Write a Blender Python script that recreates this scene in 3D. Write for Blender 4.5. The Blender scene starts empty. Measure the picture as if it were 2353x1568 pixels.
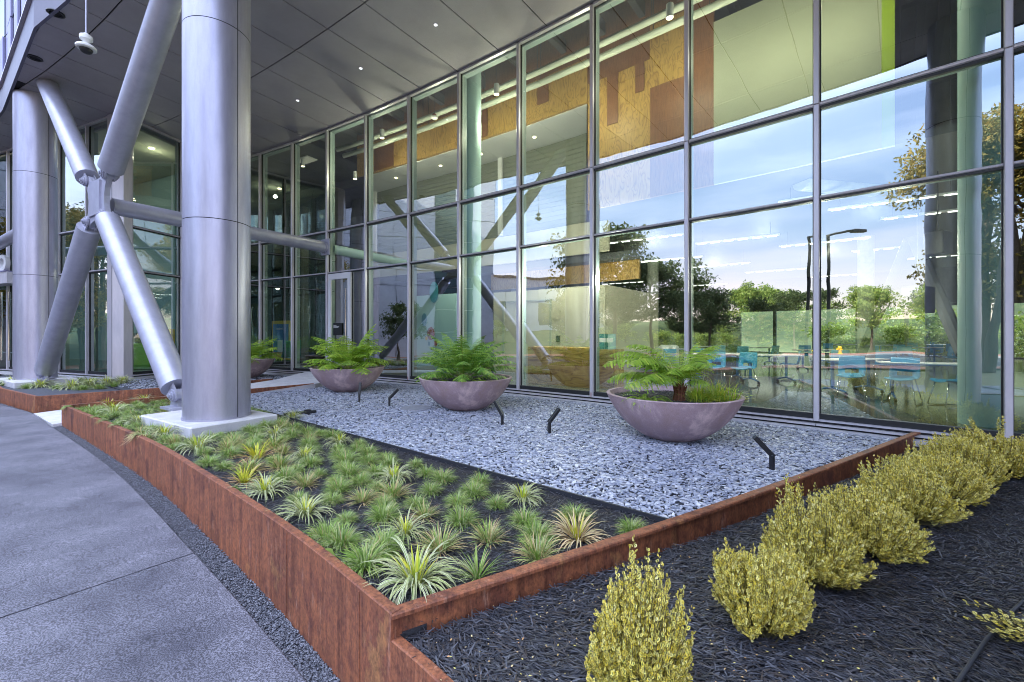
import bpy, math, random
import numpy as np
from mathutils import Vector, Matrix
R = math.radians
random.seed(7); rng = np.random.default_rng(7)
S = bpy.context.scene
COL = S.collection
ZC = 1.27; F = 985.0; CX = 1176.5; HY = 770.0

def at(x, y, z):
    """a point of known height z seen in direction (x, y)"""
    d = F*(ZC-z)/(y-HY)
    return ((x-CX)/F*d, d, z)

# ------------------------------------------------------------------ materials
MATS = {}
def mat(name, col, rough=.6, metal=0., col2=None, nscale=6., namt=.5, stretch=(1,1,1), bump=0., bscale=60., col3=None,
        island=None, spec=.5, emit=None, estr=0., detail=6., speck=None, speck_scale=250., coat=0., transl=0., ctr=(.35,.65)):
    m = bpy.data.materials.new(name); m.use_nodes = True
    nt = m.node_tree; N = nt.nodes; L = nt.links
    p = N['Principled BSDF']
    p.inputs['Roughness'].default_value = rough; p.inputs['Metallic'].default_value = metal
    p.inputs['Specular IOR Level'].default_value = spec
    p.inputs['Base Color'].default_value = (*col, 1)
    p.inputs['Coat Weight'].default_value = coat
    out = None
    tc = N.new('ShaderNodeTexCoord')
    if col2:
        mp = N.new('ShaderNodeMapping'); mp.inputs['Scale'].default_value = stretch
        L.new(tc.outputs['Object'], mp.inputs[0])
        nz = N.new('ShaderNodeTexNoise'); nz.inputs['Scale'].default_value = nscale; nz.inputs['Detail'].default_value = detail
        nz.inputs['Roughness'].default_value = .65
        L.new(mp.outputs[0], nz.inputs['Vector'])
        cr = N.new('ShaderNodeValToRGB'); e = cr.color_ramp.elements
        e[0].position = ctr[0]; e[1].position = ctr[1]; e[0].color = (*col, 1); e[1].color = (*col2, 1)
        if col3:
            k = e.new((ctr[0]+ctr[1])/2); k.color = (*col3, 1)
        L.new(nz.outputs['Fac'], cr.inputs[0]); out = cr.outputs[0]
    if island:
        g = N.new('ShaderNodeNewGeometry'); cr2 = N.new('ShaderNodeValToRGB')
        e = cr2.color_ramp.elements; e[0].color = (*island[0], 1); e[1].color = (*island[-1], 1)
        for i, c in enumerate(island[1:-1]):
            k = e.new((i+1)/(len(island)-1)); k.color = (*c, 1)
        L.new(g.outputs['Random Per Island'], cr2.inputs[0])
        if out:
            mx = N.new('ShaderNodeMix'); mx.data_type = 'RGBA'; mx.blend_type = 'MULTIPLY'; mx.inputs[0].default_value = .6
            L.new(cr2.outputs[0], mx.inputs[6]); L.new(out, mx.inputs[7]); out = mx.outputs[2]
        else: out = cr2.outputs[0]
    if speck:
        n3 = N.new('ShaderNodeTexNoise'); n3.inputs['Scale'].default_value = speck_scale; n3.inputs['Detail'].default_value = 3
        L.new(tc.outputs['Object'], n3.inputs['Vector'])
        c3 = N.new('ShaderNodeValToRGB'); e = c3.color_ramp.elements; e[0].position = .42; e[1].position = .6
        e[0].color = (speck[0],)*3+(1,); e[1].color = (speck[1],)*3+(1,)
        L.new(n3.outputs['Fac'], c3.inputs[0])
        mx = N.new('ShaderNodeMix'); mx.data_type = 'RGBA'; mx.blend_type = 'MULTIPLY'; mx.inputs[0].default_value = 1
        if out: L.new(out, mx.inputs[6])
        else: mx.inputs[6].default_value = (*col, 1)
        L.new(c3.outputs[0], mx.inputs[7]); out = mx.outputs[2]
    if out: L.new(out, p.inputs['Base Color'])
    if bump:
        n2 = N.new('ShaderNodeTexNoise'); n2.inputs['Scale'].default_value = bscale; n2.inputs['Detail'].default_value = 5
        L.new(tc.outputs['Object'], n2.inputs['Vector'])
        b = N.new('ShaderNodeBump'); b.inputs['Strength'].default_value = bump; b.inputs['Distance'].default_value = .01
        L.new(n2.outputs['Fac'], b.inputs['Height']); L.new(b.outputs[0], p.inputs['Normal'])
    if emit:
        p.inputs['Emission Color'].default_value = (*emit, 1); p.inputs['Emission Strength'].default_value = estr
    if transl:
        t = N.new('ShaderNodeBsdfTranslucent'); ms = N.new('ShaderNodeMixShader'); ms.inputs[0].default_value = transl
        if out: L.new(out, t.inputs[0])
        else: t.inputs[0].default_value = (*col, 1)
        L.new(p.outputs[0], ms.inputs[1]); L.new(t.outputs[0], ms.inputs[2])
        L.new(ms.outputs[0], N['Material Output'].inputs[0])
    MATS[name] = m
    return m

mat('steel', (.36,.36,.465), .38, .6, col2=(.44,.44,.55), nscale=2.5, stretch=(3,3,.5), bump=.03, bscale=220, speck=(.92,1.04), speck_scale=180)
mat('steel_paint', (.36,.37,.48), .38, .3, col2=(.43,.44,.55), nscale=4, bump=.05, bscale=90, speck=(.94,1.03))
mat('alu', (.56,.55,.62), .4, .3, col2=(.64,.62,.69), nscale=3, stretch=(4,4,.6))
mat('alu_dark', (.10,.11,.13), .4, .4)
mat('gasket', (.015,.017,.02), .5)
mat('soffit', (.37,.345,.40), .6, .05, col2=(.42,.395,.45), nscale=1.2, speck=(.8,1.15), speck_scale=320)
mat('joint', (.008,.008,.01), .8)
mat('clad', (.20,.20,.36), .4, .3, col2=(.25,.25,.42), nscale=1.5)
mat('fascia', (.075,.072,.125), .4, .2, col2=(.10,.095,.15), nscale=2)
mat('concrete', (.065,.067,.09), .85, col2=(.19,.193,.235), nscale=1.3, ctr=(.3,.72), bump=.5, bscale=120, speck=(.45,1.6), speck_scale=110, detail=10)
mat('plinth', (.50,.50,.55), .8, col2=(.62,.62,.66), nscale=5, bump=.15, bscale=120, speck=(.85,1.1))
mat('planter', (.42,.30,.315), .75, col2=(.70,.54,.56), nscale=4.5, stretch=(1,1,.5), bump=.18, bscale=130, speck=(.85,1.12), speck_scale=160, col3=(.45,.33,.38))
mat('soil', (.018,.018,.022), .9, col2=(.04,.04,.05), nscale=40, bump=.8, bscale=90)
mat('mulch', (.05,.05,.06), .55, island=((.015,.017,.024),(.05,.055,.072),(.03,.033,.045),(.11,.12,.15),(.06,.048,.042),(.035,.038,.05)), spec=.6)
mat('slate', (.3,.33,.4), .45, island=((.22,.26,.36),(.46,.50,.63),(.32,.36,.48),(.58,.62,.73),(.40,.44,.56),(.74,.77,.85),(.36,.36,.41)), col2=(1,1,1), nscale=60, spec=.6)
MATS['slate'].node_tree.nodes['Color Ramp'].color_ramp.elements[0].color = (.7,.7,.72,1)
mat('slate_base', (.03,.033,.045), .8, col2=(.10,.11,.14), nscale=45, bump=.8, bscale=60)
mat('pebble', (.1,.1,.12), .5, island=((.03,.035,.05),(.09,.10,.13),(.16,.17,.21),(.06,.065,.085)), spec=.6)
mat('ground', (.10,.11,.05), .95, col2=(.16,.14,.07), nscale=1.5, bump=.4, bscale=8)
mat('asphalt', (.06,.058,.062), .95, col2=(.09,.088,.09), nscale=2, bump=.3, bscale=90, spec=.08)
mat('kerb', (.42,.40,.38), .85, col2=(.5,.48,.46))
mat('bark_mulch', (.26,.11,.07), .95, col2=(.42,.20,.13), nscale=12, bump=.8, bscale=30)
mat('hillgreen', (.03,.06,.012), .95, col2=(.12,.12,.03), nscale=1.3, bump=1, bscale=6, col3=(.06,.09,.018))
mat('black', (.025,.027,.032), .4, .3)
mat('rubber', (.03,.033,.045), .5)
mat('edging', (.02,.022,.03), .6)
mat('white', (.72,.73,.74), .6)
mat('white_gloss', (.70,.71,.75), .3)
mat('cream', (.46,.43,.33), .7, col2=(.52,.49,.38), nscale=1)
mat('teal_col', (.36,.54,.53), .6)
mat('jamb', (.25,.34,.33), .5)
mat('palegreen', (.40,.43,.32), .7)
mat('cover_grey', (.20,.215,.26), .8, col2=(.30,.32,.37), nscale=20)
mat('lime', (.35,.50,.02), .5)
mat('greenbox', (.22,.55,.05), .5)
mat('yellow', (.75,.50,.06), .5)
mat('bluebox', (.03,.16,.42), .4)
mat('chairblue', (.02,.24,.46), .35, col2=(.03,.30,.52), nscale=3)
mat('chrome', (.7,.7,.72), .15, 1.)
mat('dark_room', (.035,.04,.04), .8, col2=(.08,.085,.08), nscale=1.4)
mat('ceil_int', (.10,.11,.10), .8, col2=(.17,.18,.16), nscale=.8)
mat('beam', (.06,.065,.07), .6)
mat('pipe', (.48,.52,.44), .5)
mat('shutter', (.20,.22,.17), .5)
mat('floor', (.10,.11,.09), .12, col2=(.20,.17,.09), nscale=.9, ctr=(.3,.7), col3=(.12,.14,.11))
mat('block', (.33,.35,.30), .85, col2=(.42,.44,.38), nscale=5)
mat('redbrown', (.30,.06,.03), .6)
mat('tealdot', (.02,.22,.26), .6)
mat('lamp_emit', (1,1,1), .5, emit=(1,.95,.85), estr=2)
mat('lamp_warm', (1,1,1), .5, emit=(1,.78,.45), estr=6)
mat('spot_white', (.8,.8,.85), .5, emit=(.9,.92,1), estr=.6)
mat('hydrant', (.80,.50,.02), .5)
mat('bark', (.09,.065,.045), .9, col2=(.18,.14,.10), nscale=8, stretch=(1,1,.2))
mat('stump', (.10,.035,.02), .9, col2=(.26,.11,.07), nscale=14, stretch=(1,1,.15), bump=.8, bscale=40)
mat('facade_far', (.46,.48,.56), .55, col2=(.52,.54,.62), nscale=.5)
mat('win_far', (.06,.10,.11), .15, .2)
mat('fern', (.12,.26,.03), .5, island=((.18,.36,.04),(.36,.56,.06),(.27,.46,.05),(.56,.72,.10)), transl=.35)
mat('fern_dark', (.06,.15,.03), .5, island=((.09,.24,.04),(.20,.39,.06),(.36,.55,.10)), transl=.35)
mat('rachis', (.25,.30,.06), .6)
mat('grass', (.07,.16,.04), .5, island=((.08,.19,.03),(.21,.37,.05),(.37,.50,.11),(.16,.27,.06),(.58,.62,.36),(.30,.44,.07)), transl=.2)
mat('grass_tan', (.35,.22,.10), .6, island=((.50,.34,.16),(.70,.54,.30),(.30,.44,.12)), transl=.2)
mat('sedge_mid', (.12,.20,.06), .5, island=((.12,.22,.06),(.25,.38,.08)), transl=.15)
mat('sedge_edge', (.62,.60,.38), .5, island=((.72,.70,.50),(.62,.62,.30),(.78,.77,.62)), transl=.15)
mat('sedge_yel', (.55,.58,.05), .5, island=((.55,.60,.05),(.72,.68,.08),(.36,.50,.05)), transl=.2)
mat('sedge_brown', (.45,.22,.08), .6, island=((.50,.26,.10),(.66,.48,.26),(.42,.17,.06)), transl=.15)
mat('leaf_mid', (.10,.15,.06), .45, island=((.06,.11,.05),(.14,.19,.07),(.34,.34,.08)), transl=.08)
mat('leaf_edge', (.62,.58,.20), .5, island=((.95,.80,.10),(.97,.88,.26),(.94,.70,.03),(.97,.92,.46)), transl=.12)
mat('twig', (.10,.09,.04), .8)
mat('litter', (.5,.4,.15), .7, island=((.62,.52,.25),(.45,.22,.10),(.55,.55,.15)))
mat('tree_leaf', (.05,.09,.02), .6, island=((.03,.06,.015),(.08,.12,.03),(.13,.15,.04)), transl=.25)
mat('tree_gold', (.25,.18,.03), .6, island=((.10,.12,.03),(.34,.26,.05),(.46,.30,.05),(.16,.18,.05)), transl=.25)
mat('hedge_leaf', (.10,.18,.03), .6, island=((.08,.16,.02),(.26,.36,.06),(.40,.44,.10)), transl=.25)

def corten():
    m = bpy.data.materials.new('corten'); m.use_nodes = True; nt = m.node_tree; N = nt.nodes; L = nt.links
    p = N['Principled BSDF']; tc = N.new('ShaderNodeTexCoord')
    def noise(scale, st, det=7, rough=.65):
        mp = N.new('ShaderNodeMapping'); mp.inputs['Scale'].default_value = st; L.new(tc.outputs['Object'], mp.inputs[0])
        n = N.new('ShaderNodeTexNoise'); n.inputs['Scale'].default_value = scale; n.inputs['Detail'].default_value = det; n.inputs['Roughness'].default_value = rough
        L.new(mp.outputs[0], n.inputs['Vector']); return n.outputs['Fac']
    def ramp(src, stops):
        cr = N.new('ShaderNodeValToRGB'); e = cr.color_ramp.elements
        e[0].position, e[0].color = stops[0][0], (*stops[0][1], 1); e[1].position, e[1].color = stops[-1][0], (*stops[-1][1], 1)
        for pos, c in stops[1:-1]: k = e.new(pos); k.color = (*c, 1)
        L.new(src, cr.inputs[0]); return cr.outputs[0]
    def mul(a, b, f=1., mode='MULTIPLY'):
        x = N.new('ShaderNodeMix'); x.data_type = 'RGBA'; x.blend_type = mode; x.inputs[0].default_value = f
        L.new(a, x.inputs[6]); L.new(b, x.inputs[7]); return x.outputs[2]
    base = ramp(noise(2.6, (1,1,.8), 9, .7), ((.26,(.055,.024,.022)),(.40,(.14,.050,.032)),(.50,(.25,.095,.048)),(.58,(.17,.062,.038)),(.67,(.31,.15,.065)),(.80,(.14,.056,.038))))
    streak = ramp(noise(7, (2.2,2.2,.14), 7, .7), ((.33,(.55,.5,.52)),(.48,(1,1,1)),(.66,(1.38,1.30,1.15))))
    fine = ramp(noise(70, (1,1,.5), 6), ((.35,(.62,.6,.6)),(.5,(1,1,1)),(.68,(1.35,1.25,1.15))))
    pale = ramp(noise(20, (1,1,.16), 9, .75), ((.58,(0,0,0)),(.72,(.20,.15,.12))))
    c = mul(mul(base, streak), fine); c = mul(c, pale, 1., 'ADD')
    L.new(c, p.inputs['Base Color']); p.inputs['Roughness'].default_value = .62; p.inputs['Specular IOR Level'].default_value = .45
    b = N.new('ShaderNodeBump'); b.inputs['Strength'].default_value = .25; b.inputs['Distance'].default_value = .004
    L.new(noise(90, (1,1,1), 5), b.inputs['Height']); L.new(b.outputs[0], p.inputs['Normal'])
    MATS['corten'] = m
corten()

def plywood(name, a, b, c, st, sc, dist):
    m = bpy.data.materials.new(name); m.use_nodes = True; nt = m.node_tree; N = nt.nodes; L = nt.links
    p = N['Principled BSDF']; tc = N.new('ShaderNodeTexCoord'); mp = N.new('ShaderNodeMapping'); mp.inputs['Scale'].default_value = st
    L.new(tc.outputs['Object'], mp.inputs[0])
    nz = N.new('ShaderNodeTexNoise'); nz.inputs['Scale'].default_value = sc; nz.inputs['Detail'].default_value = 2; nz.inputs['Distortion'].default_value = dist
    L.new(mp.outputs[0], nz.inputs['Vector'])
    mt = N.new('ShaderNodeMath'); mt.operation = 'MULTIPLY'; mt.inputs[1].default_value = 9; L.new(nz.outputs['Fac'], mt.inputs[0])
    fr = N.new('ShaderNodeMath'); fr.operation = 'PINGPONG'; fr.inputs[1].default_value = .5; L.new(mt.outputs[0], fr.inputs[0])
    cr = N.new('ShaderNodeValToRGB'); e = cr.color_ramp.elements; e[0].position = .0; e[0].color = (*c, 1); e[1].position = .5; e[1].color = (*a, 1)
    k = e.new(.14); k.color = (*b, 1)
    L.new(fr.outputs[0], cr.inputs[0]); L.new(cr.outputs[0], p.inputs['Base Color']); p.inputs['Roughness'].default_value = .5
    MATS[name] = m
plywood('ply', (.50,.31,.085), (.40,.235,.055), (.24,.12,.025), (1,1,.28), 3.4, 1.1)
plywood('ply_dark', (.24,.105,.04), (.19,.08,.03), (.12,.05,.018), (5,5,.25), 3, .5)
plywood('ply_counter', (.50,.31,.09), (.40,.22,.05), (.20,.09,.015), (.4,.4,1.8), 2.0, .8)

def glassmat(name, tint, fac, rtint):
    m = bpy.data.materials.new(name); m.use_nodes = True; nt = m.node_tree; N = nt.nodes; L = nt.links
    N.remove(N['Principled BSDF'])
    t = N.new('ShaderNodeBsdfTransparent'); t.inputs[0].default_value = (*tint, 1)
    g = N.new('ShaderNodeBsdfGlossy'); g.inputs['Roughness'].default_value = 0.0; g.inputs[0].default_value = (*rtint, 1)
    fr = N.new('ShaderNodeLayerWeight'); fr.inputs[0].default_value = .5
    pw = N.new('ShaderNodeMath'); pw.operation = 'POWER'; pw.inputs[1].default_value = 4.; L.new(fr.outputs['Facing'], pw.inputs[0])
    ma = N.new('ShaderNodeMath'); ma.operation = 'MULTIPLY_ADD'; ma.inputs[1].default_value = .7; ma.inputs[2].default_value = fac; ma.use_clamp = True
    L.new(pw.outputs[0], ma.inputs[0])
    tc = N.new('ShaderNodeTexCoord'); nz = N.new('ShaderNodeTexNoise'); nz.inputs['Scale'].default_value = .9; nz.inputs['Detail'].default_value = 2; L.new(tc.outputs['Object'], nz.inputs['Vector'])
    bp_ = N.new('ShaderNodeBump'); bp_.inputs['Strength'].default_value = .35; bp_.inputs['Distance'].default_value = .008; L.new(nz.outputs['Fac'], bp_.inputs['Height']); L.new(bp_.outputs[0], g.inputs['Normal'])
    mx = N.new('ShaderNodeMixShader'); L.new(ma.outputs[0], mx.inputs[0]); L.new(t.outputs[0], mx.inputs[1]); L.new(g.outputs[0], mx.inputs[2])
    L.new(mx.outputs[0], N['Material Output'].inputs[0]); MATS[name] = m
glassmat('glass', (.72,.86,.81), .36, (.88,.95,.96))
glassmat('glass_in', (.72,.90,.86), .12, (.8,.95,.93))

# ------------------------------------------------------------------ mesh helpers
class MB:
    def __init__(s, mats='white'):
        s.v = []; s.f = []; s.m = []; s.mats = [mats] if isinstance(mats, str) else list(mats)
    def add(s, vs, fs, mi=0):
        o = len(s.v); s.v += [tuple(map(float, q)) for q in vs]; s.f += [tuple(i+o for i in f) for f in fs]; s.m += [mi]*len(fs); return s
    def box(s, c, sz, rz=0., mi=0, bev=0., rot=None):
        x, y, z = sz[0]/2, sz[1]/2, sz[2]/2
        M = rot if rot is not None else Matrix.Rotation(rz, 3, 'Z')
        if bev:
            b = min(bev, x*.9, y*.9, z*.9); vs = []
            for sx in (-1, 1):
                for sy in (-1, 1):
                    for sz_ in (-1, 1):
                        vs += [(sx*(x-b), sy*(y-b), sz_*z), (sx*(x-b), sy*y, sz_*(z-b)), (sx*x, sy*(y-b), sz_*(z-b))]
            import bmesh
            bm = bmesh.new(); [bm.verts.new(q) for q in vs]; bmesh.ops.convex_hull(bm, input=bm.verts)
            bm.verts.index_update(); V = [M @ q.co + Vector(c) for q in bm.verts]; Fs = [[q.index for q in f.verts] for f in bm.faces]; bm.free()
            return s.add(V, Fs, mi)
        vs = [M @ Vector((i*x, j*y, k*z)) + Vector(c) for i in (-1,1) for j in (-1,1) for k in (-1,1)]
        return s.add(vs, [(0,1,3,2),(4,6,7,5),(0,4,5,1),(2,3,7,6),(0,2,6,4),(1,5,7,3)], mi)
    def seg(s, a, b, w, h, z0, mi=0, off=0.):
        """a straight box from a to b in plan, width w (offset off to its left), from z0 up to z0+h"""
        a = Vector(a[:2]); b = Vector(b[:2]); t = (b-a); ln = t.length; t /= ln; n = Vector((-t.y, t.x))
        c = (a+b)/2 + n*off
        return s.box((c.x, c.y, z0+h/2), (ln, w, h), math.atan2(t.y, t.x), mi)
    def tube(s, pts, r, n=10, mi=0, cap=True):
        pts = [Vector(q) for q in pts]; rs = r if isinstance(r, (list, tuple)) else [r]*len(pts); o = len(s.v); up = None; rings = []
        for i, q in enumerate(pts):
            t = (pts[min(i+1, len(pts)-1)]-pts[max(i-1, 0)]).normalized()
            if up is None: up = t.orthogonal().normalized()
            up = (up - t*up.dot(t)).normalized(); w = t.cross(up)
            rings.append([q + (up*math.cos(2*math.pi*k/n) + w*math.sin(2*math.pi*k/n))*rs[i] for k in range(n)])
        vs = [v for rg in rings for v in rg]; fs = []
        for i in range(len(pts)-1):
            for k in range(n): fs.append((i*n+k, i*n+(k+1) % n, (i+1)*n+(k+1) % n, (i+1)*n+k))
        if cap: fs += [tuple(range(n))[::-1], tuple((len(pts)-1)*n+k for k in range(n))]
        return s.add(vs, fs, mi)
    def lathe(s, prof, c=(0,0,0), n=48, mi=0):
        vs = [(c[0]+r*math.cos(2*math.pi*k/n), c[1]+r*math.sin(2*math.pi*k/n), c[2]+z) for r, z in prof for k in range(n)]; fs = []
        for i in range(len(prof)-1):
            for k in range(n): fs.append((i*n+k, i*n+(k+1) % n, (i+1)*n+(k+1) % n, (i+1)*n+k))
        return s.add(vs, fs, mi)
    def poly(s, pts, z0, z1, mi=0):
        """prism over a plan polygon"""
        n = len(pts); z0f = z0 if callable(z0) else (lambda x, y: z0); z1f = z1 if callable(z1) else (lambda x, y: z1)
        vs = [(q[0], q[1], z0f(*q[:2])) for q in pts] + [(q[0], q[1], z1f(*q[:2])) for q in pts]
        return s.add(vs, [tuple(range(n))[::-1], tuple(range(n, 2*n))] + [(i, (i+1) % n, n+(i+1) % n, n+i) for i in range(n)], mi)
    def quad(s, *q, mi=0): return s.add(q, [tuple(range(len(q)))], mi)
    def build(s, name, parent=None, smooth=False, local=False, world_off=None):
        off = np.zeros(3)
        if parent is not None and not local:
            o = parent
            while o is not None: off += np.array(o.location); o = o.parent
        return np_mesh(name, (np.array(s.v)-off) if s.v else np.zeros((0,3)), s.f, s.m, s.mats, parent, smooth)

def np_mesh(name, V, Fc, mi, mats, parent=None, smooth=False):
    me = bpy.data.meshes.new(name)
    V = np.asarray(V, dtype=np.float32)
    if isinstance(Fc, np.ndarray):
        nf, k = Fc.shape; loops = Fc.reshape(-1).astype(np.int32); tot = np.full(nf, k, np.int32)
    elif isinstance(Fc, tuple) and isinstance(Fc[0], np.ndarray):      # (loops, totals)
        loops, tot = Fc; nf = len(tot)
    else:
        nf = len(Fc); tot = np.array([len(f) for f in Fc], np.int32); loops = np.array([i for f in Fc for i in f], np.int32)
    start = np.concatenate([[0], np.cumsum(tot)[:-1]]).astype(np.int32)
    me.vertices.add(len(V)); me.vertices.foreach_set('co', V.reshape(-1))
    me.loops.add(len(loops)); me.loops.foreach_set('vertex_index', loops)
    me.polygons.add(nf); me.polygons.foreach_set('loop_start', start); me.polygons.foreach_set('loop_total', tot)
    for m in mats: me.materials.append(MATS[m])
    if mi is not None and len(mats) > 1: me.polygons.foreach_set('material_index', np.asarray(mi, np.int32))
    me.polygons.foreach_set('use_smooth', np.full(nf, bool(smooth)))
    me.update(calc_edges=True)
    o = bpy.data.objects.new(name, me); COL.objects.link(o)
    if parent is not None: o.parent = parent
    if smooth == 'auto':
        me.set_sharp_from_angle(angle=R(35))
    return o

def scatter(name, tv, tf, tm, mats, T, Rm, Sc, parent=None):
    """N copies of a small template in one mesh. tv (k,3), tf list of faces, T (N,3), Rm (N,3,3), Sc (N,3)"""
    tv = np.asarray(tv, float); N = len(T); k = len(tv)
    V = (tv[None]*Sc[:, None, :]) @ np.transpose(Rm, (0, 2, 1)) + T[:, None, :]
    l0 = np.array([i for f in tf for i in f]); t0 = np.array([len(f) for f in tf], np.int32)
    loops = (l0[None] + (np.arange(N)*k)[:, None]).reshape(-1).astype(np.int32); tot = np.tile(t0, N)
    return np_mesh(name, V.reshape(-1, 3), (loops, tot), np.tile(tm, N) if len(mats) > 1 else None, mats, parent)

def rotm(az, tilt, taz):
    """rotation about z by az, then tilt by tilt about the horizontal axis at taz"""
    c, s = np.cos(az), np.sin(az); z = np.zeros_like(az); o = np.ones_like(az)
    A = np.stack([np.stack([c, -s, z], -1), np.stack([s, c, z], -1), np.stack([z, z, o], -1)], -2)
    ux, uy = np.cos(taz), np.sin(taz); C, Sn = np.cos(tilt), np.sin(tilt); k = 1-C
    B = np.stack([np.stack([C+ux*ux*k, ux*uy*k, uy*Sn], -1), np.stack([ux*uy*k, C+uy*uy*k, -ux*Sn], -1), np.stack([-uy*Sn, ux*Sn, C], -1)], -2)
    return B @ A

def inpoly(P, poly):
    x, y = P[:, 0], P[:, 1]; r = np.zeros(len(P), bool); n = len(poly)
    for i in range(n):
        x1, y1 = poly[i][:2]; x2, y2 = poly[(i+1) % n][:2]
        c = ((y1 > y) != (y2 > y)) & (x < (x2-x1)*(y-y1)/((y2-y1) or 1e-9)+x1); r ^= c
    return r

def thing(name, label, cat, loc=(0,0,0), rz=0., group=None):
    o = bpy.data.objects.new(name, None); COL.objects.link(o); o.location = loc; o.rotation_euler = (0, 0, rz); o.empty_display_size = .1
    return tag(o, label, cat, group)
def tag(o, label=None, cat=None, group=None, kind=None):
    if label: o['label'] = label
    if cat: o['category'] = cat
    if group: o['group'] = group
    if kind: o['kind'] = kind
    return o
def struct(o): o['kind'] = 'structure'; return o
def dup(root, loc, rz=0., label=None, sc=None, cat=None, group=None):
    r = root.copy(); COL.objects.link(r); r.location = loc; r.rotation_euler = (0, 0, rz)
    if sc: r.scale = (sc,)*3 if isinstance(sc, (int, float)) else sc
    if label: r['label'] = label
    if cat: r['category'] = cat
    if group: r['group'] = group
    for ch in list(root.children):
        c = ch.copy(); COL.objects.link(c); c.parent = r
        for g in list(ch.children):
            d = g.copy(); COL.objects.link(d); d.parent = c
    return r
def text_obj(name, body, size, mname, parent, loc, rot, ext=.01, world=True):
    cu = bpy.data.curves.new(name, 'FONT'); cu.body = body; cu.size = size; cu.extrude = ext; cu.align_x = 'CENTER'; cu.offset = size*.012
    o = bpy.data.objects.new(name, cu); COL.objects.link(o); o.data.materials.append(MATS[mname])
    dg = bpy.context.evaluated_depsgraph_get(); me = bpy.data.meshes.new_from_object(o.evaluated_get(dg)); me.name = name
    m = bpy.data.objects.new(name, me); bpy.data.objects.remove(o); COL.objects.link(m)
    if not me.materials: me.materials.append(MATS[mname])
    if parent is not None:
        m.parent = parent; off = Vector((0,0,0)); q = parent
        while q is not None: off += q.location; q = q.parent
        m.location = Vector(loc)-off
    else: m.location = loc
    m.rotation_euler = rot
    return m
# ------------------------------------------------------------------ facade curve
def nrm(a, b):
    t = np.array(b, float)-np.array(a, float); t /= np.linalg.norm(t); n = np.array([-t[1], t[0]])
    return t, (n if n[1] > 0 else -n)
P = [(6.282,5.418),(4.792,6.755),(3.271,8.057),(1.718,9.32),(.133,10.545),(-1.482,11.727),(-3.128,12.867),(-4.805,13.961),(-6.511,15.008),(-8.246,16.007),(-10.01,16.955)]
for i in range(1, 6):
    a = R(41.92+1.4*i); P.insert(0, (P[0][0]+2*math.cos(a), P[0][1]-2*math.sin(a)))
for i in range(0, 9):
    a = R(26.5-1.5*i); P.append((P[-1][0]-2*math.cos(a), P[-1][1]+2*math.sin(a)))
PM = P[:17]                                   # main glass front, right end to the inner corner
PA = np.array(P)
EDGE = [(-34,25),(-16.3,13.75),(-11.19,10.07),(-9.58,9.25),(-3.56,4.11),(2.36,-.34),(8,-5),(14,-10.5)]
BACK = [(38,12),(25.2,24),(17,32),(0,46),(-34,46)]
ZS = 8.5
def along(poly, s):
    for i in range(len(poly)-1):
        a, b = np.array(poly[i]), np.array(poly[i+1]); l = np.linalg.norm(b-a)
        if s <= l or i == len(poly)-2: return a+(b-a)*s/l, i
        s -= l
def behind(x, o):
    """plan point seen in direction x, o metres behind the main glass front"""
    r = np.array([(x-CX)/F, 1.])
    for i in range(len(PM)-1):
        a, b = np.array(PM[i]), np.array(PM[i+1])
        if (b[0]/b[1]-r[0]) <= 1e-9 <= (a[0]/a[1]-r[0])+1e-9 if a[1] > 0 else False:
            t, n = nrm(a, b); k = (a@n+o)/(r@n); return r*k, t, n
    a, b = np.array(PM[-2]), np.array(PM[-1]); t, n = nrm(a, b); k = (a@n+o)/(r@n); return r*k, t, n

def zg(x, y): return -.68+.045*min(max(0., y-2.8), 6.2)

B = thing('office_building', 'large office building with curved glass curtain wall under a dark panelled overhang', 'building', (0,0,0))

# soffit: panels with open joints below a dark backing
segl = [np.linalg.norm(np.array(P[i+1])-np.array(P[i])) for i in range(len(P)-1)]
tot = sum(segl)
tq, nq = nrm(P[10], P[11]); s_ref = sum(segl[:10]) + np.linalg.norm(np.array((-2.69,12.56))-np.array(P[10]))
s0 = s_ref % 1.44
stations = [s0+1.44*k for k in range(int((tot-s0)/1.44))]
def normal_at(s):
    p, i = along(P, s); t, n = nrm(P[i], P[i+1]); l = sum(segl[:i]); f = (s-l)/segl[i]
    j = i+1 if f > .5 else i-1; j = min(max(j, 0), len(P)-2); t2, n2 = nrm(P[j], P[j+1]); w = abs(f-.5)
    n = n*(1-w)+n2*w; return p, n/np.linalg.norm(n)
def edge_hit(p, n):
    best = 9.
    for a, b in zip(EDGE[:-1], EDGE[1:]):
        a, b = np.array(a), np.array(b); M = np.array([-n, -(b-a)]).T
        try: k, u = np.linalg.solve(M, a-p)
        except Exception: continue
        if -1e-6 <= u <= 1+1e-6 and k > 1: best = min(best, k)
    return best
fr = []
for s in stations:
    p, n = normal_at(s); fr.append((p, n, edge_hit(p, n)))
sb = MB('soffit')
g = .013
for (p0, n0, e0), (p1, n1, e1) in zip(fr[:-1], fr[1:]):
    t = (p1-p0)/np.linalg.norm(p1-p0)*g
    for a, b in ((-.35, 2.95), (2.95, 5.9), (5.9, None)):
        b0, b1 = (b or e0), (b or e1); b0, b1 = min(b0, e0), min(b1, e1)
        if b0 <= a+.05 or b1 <= a+.05: continue
        q = [p0-n0*(a+g)+t, p1-n1*(a+g)-t, p1-n1*(b1-g)-t, p0-n0*(b0-g)+t]
        sb.poly([tuple(v) for v in q], ZS, ZS+.02)
soff = sb.build('soffit', B)
jb = MB('joint'); ring = [tuple(p+n*.35) for p, n, e in fr] + [tuple(p-n*(e+.0)) for p, n, e in reversed(fr)]
jb.poly(ring, ZS+.028, ZS+.06); jb.build('soffit_backing', B)

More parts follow.
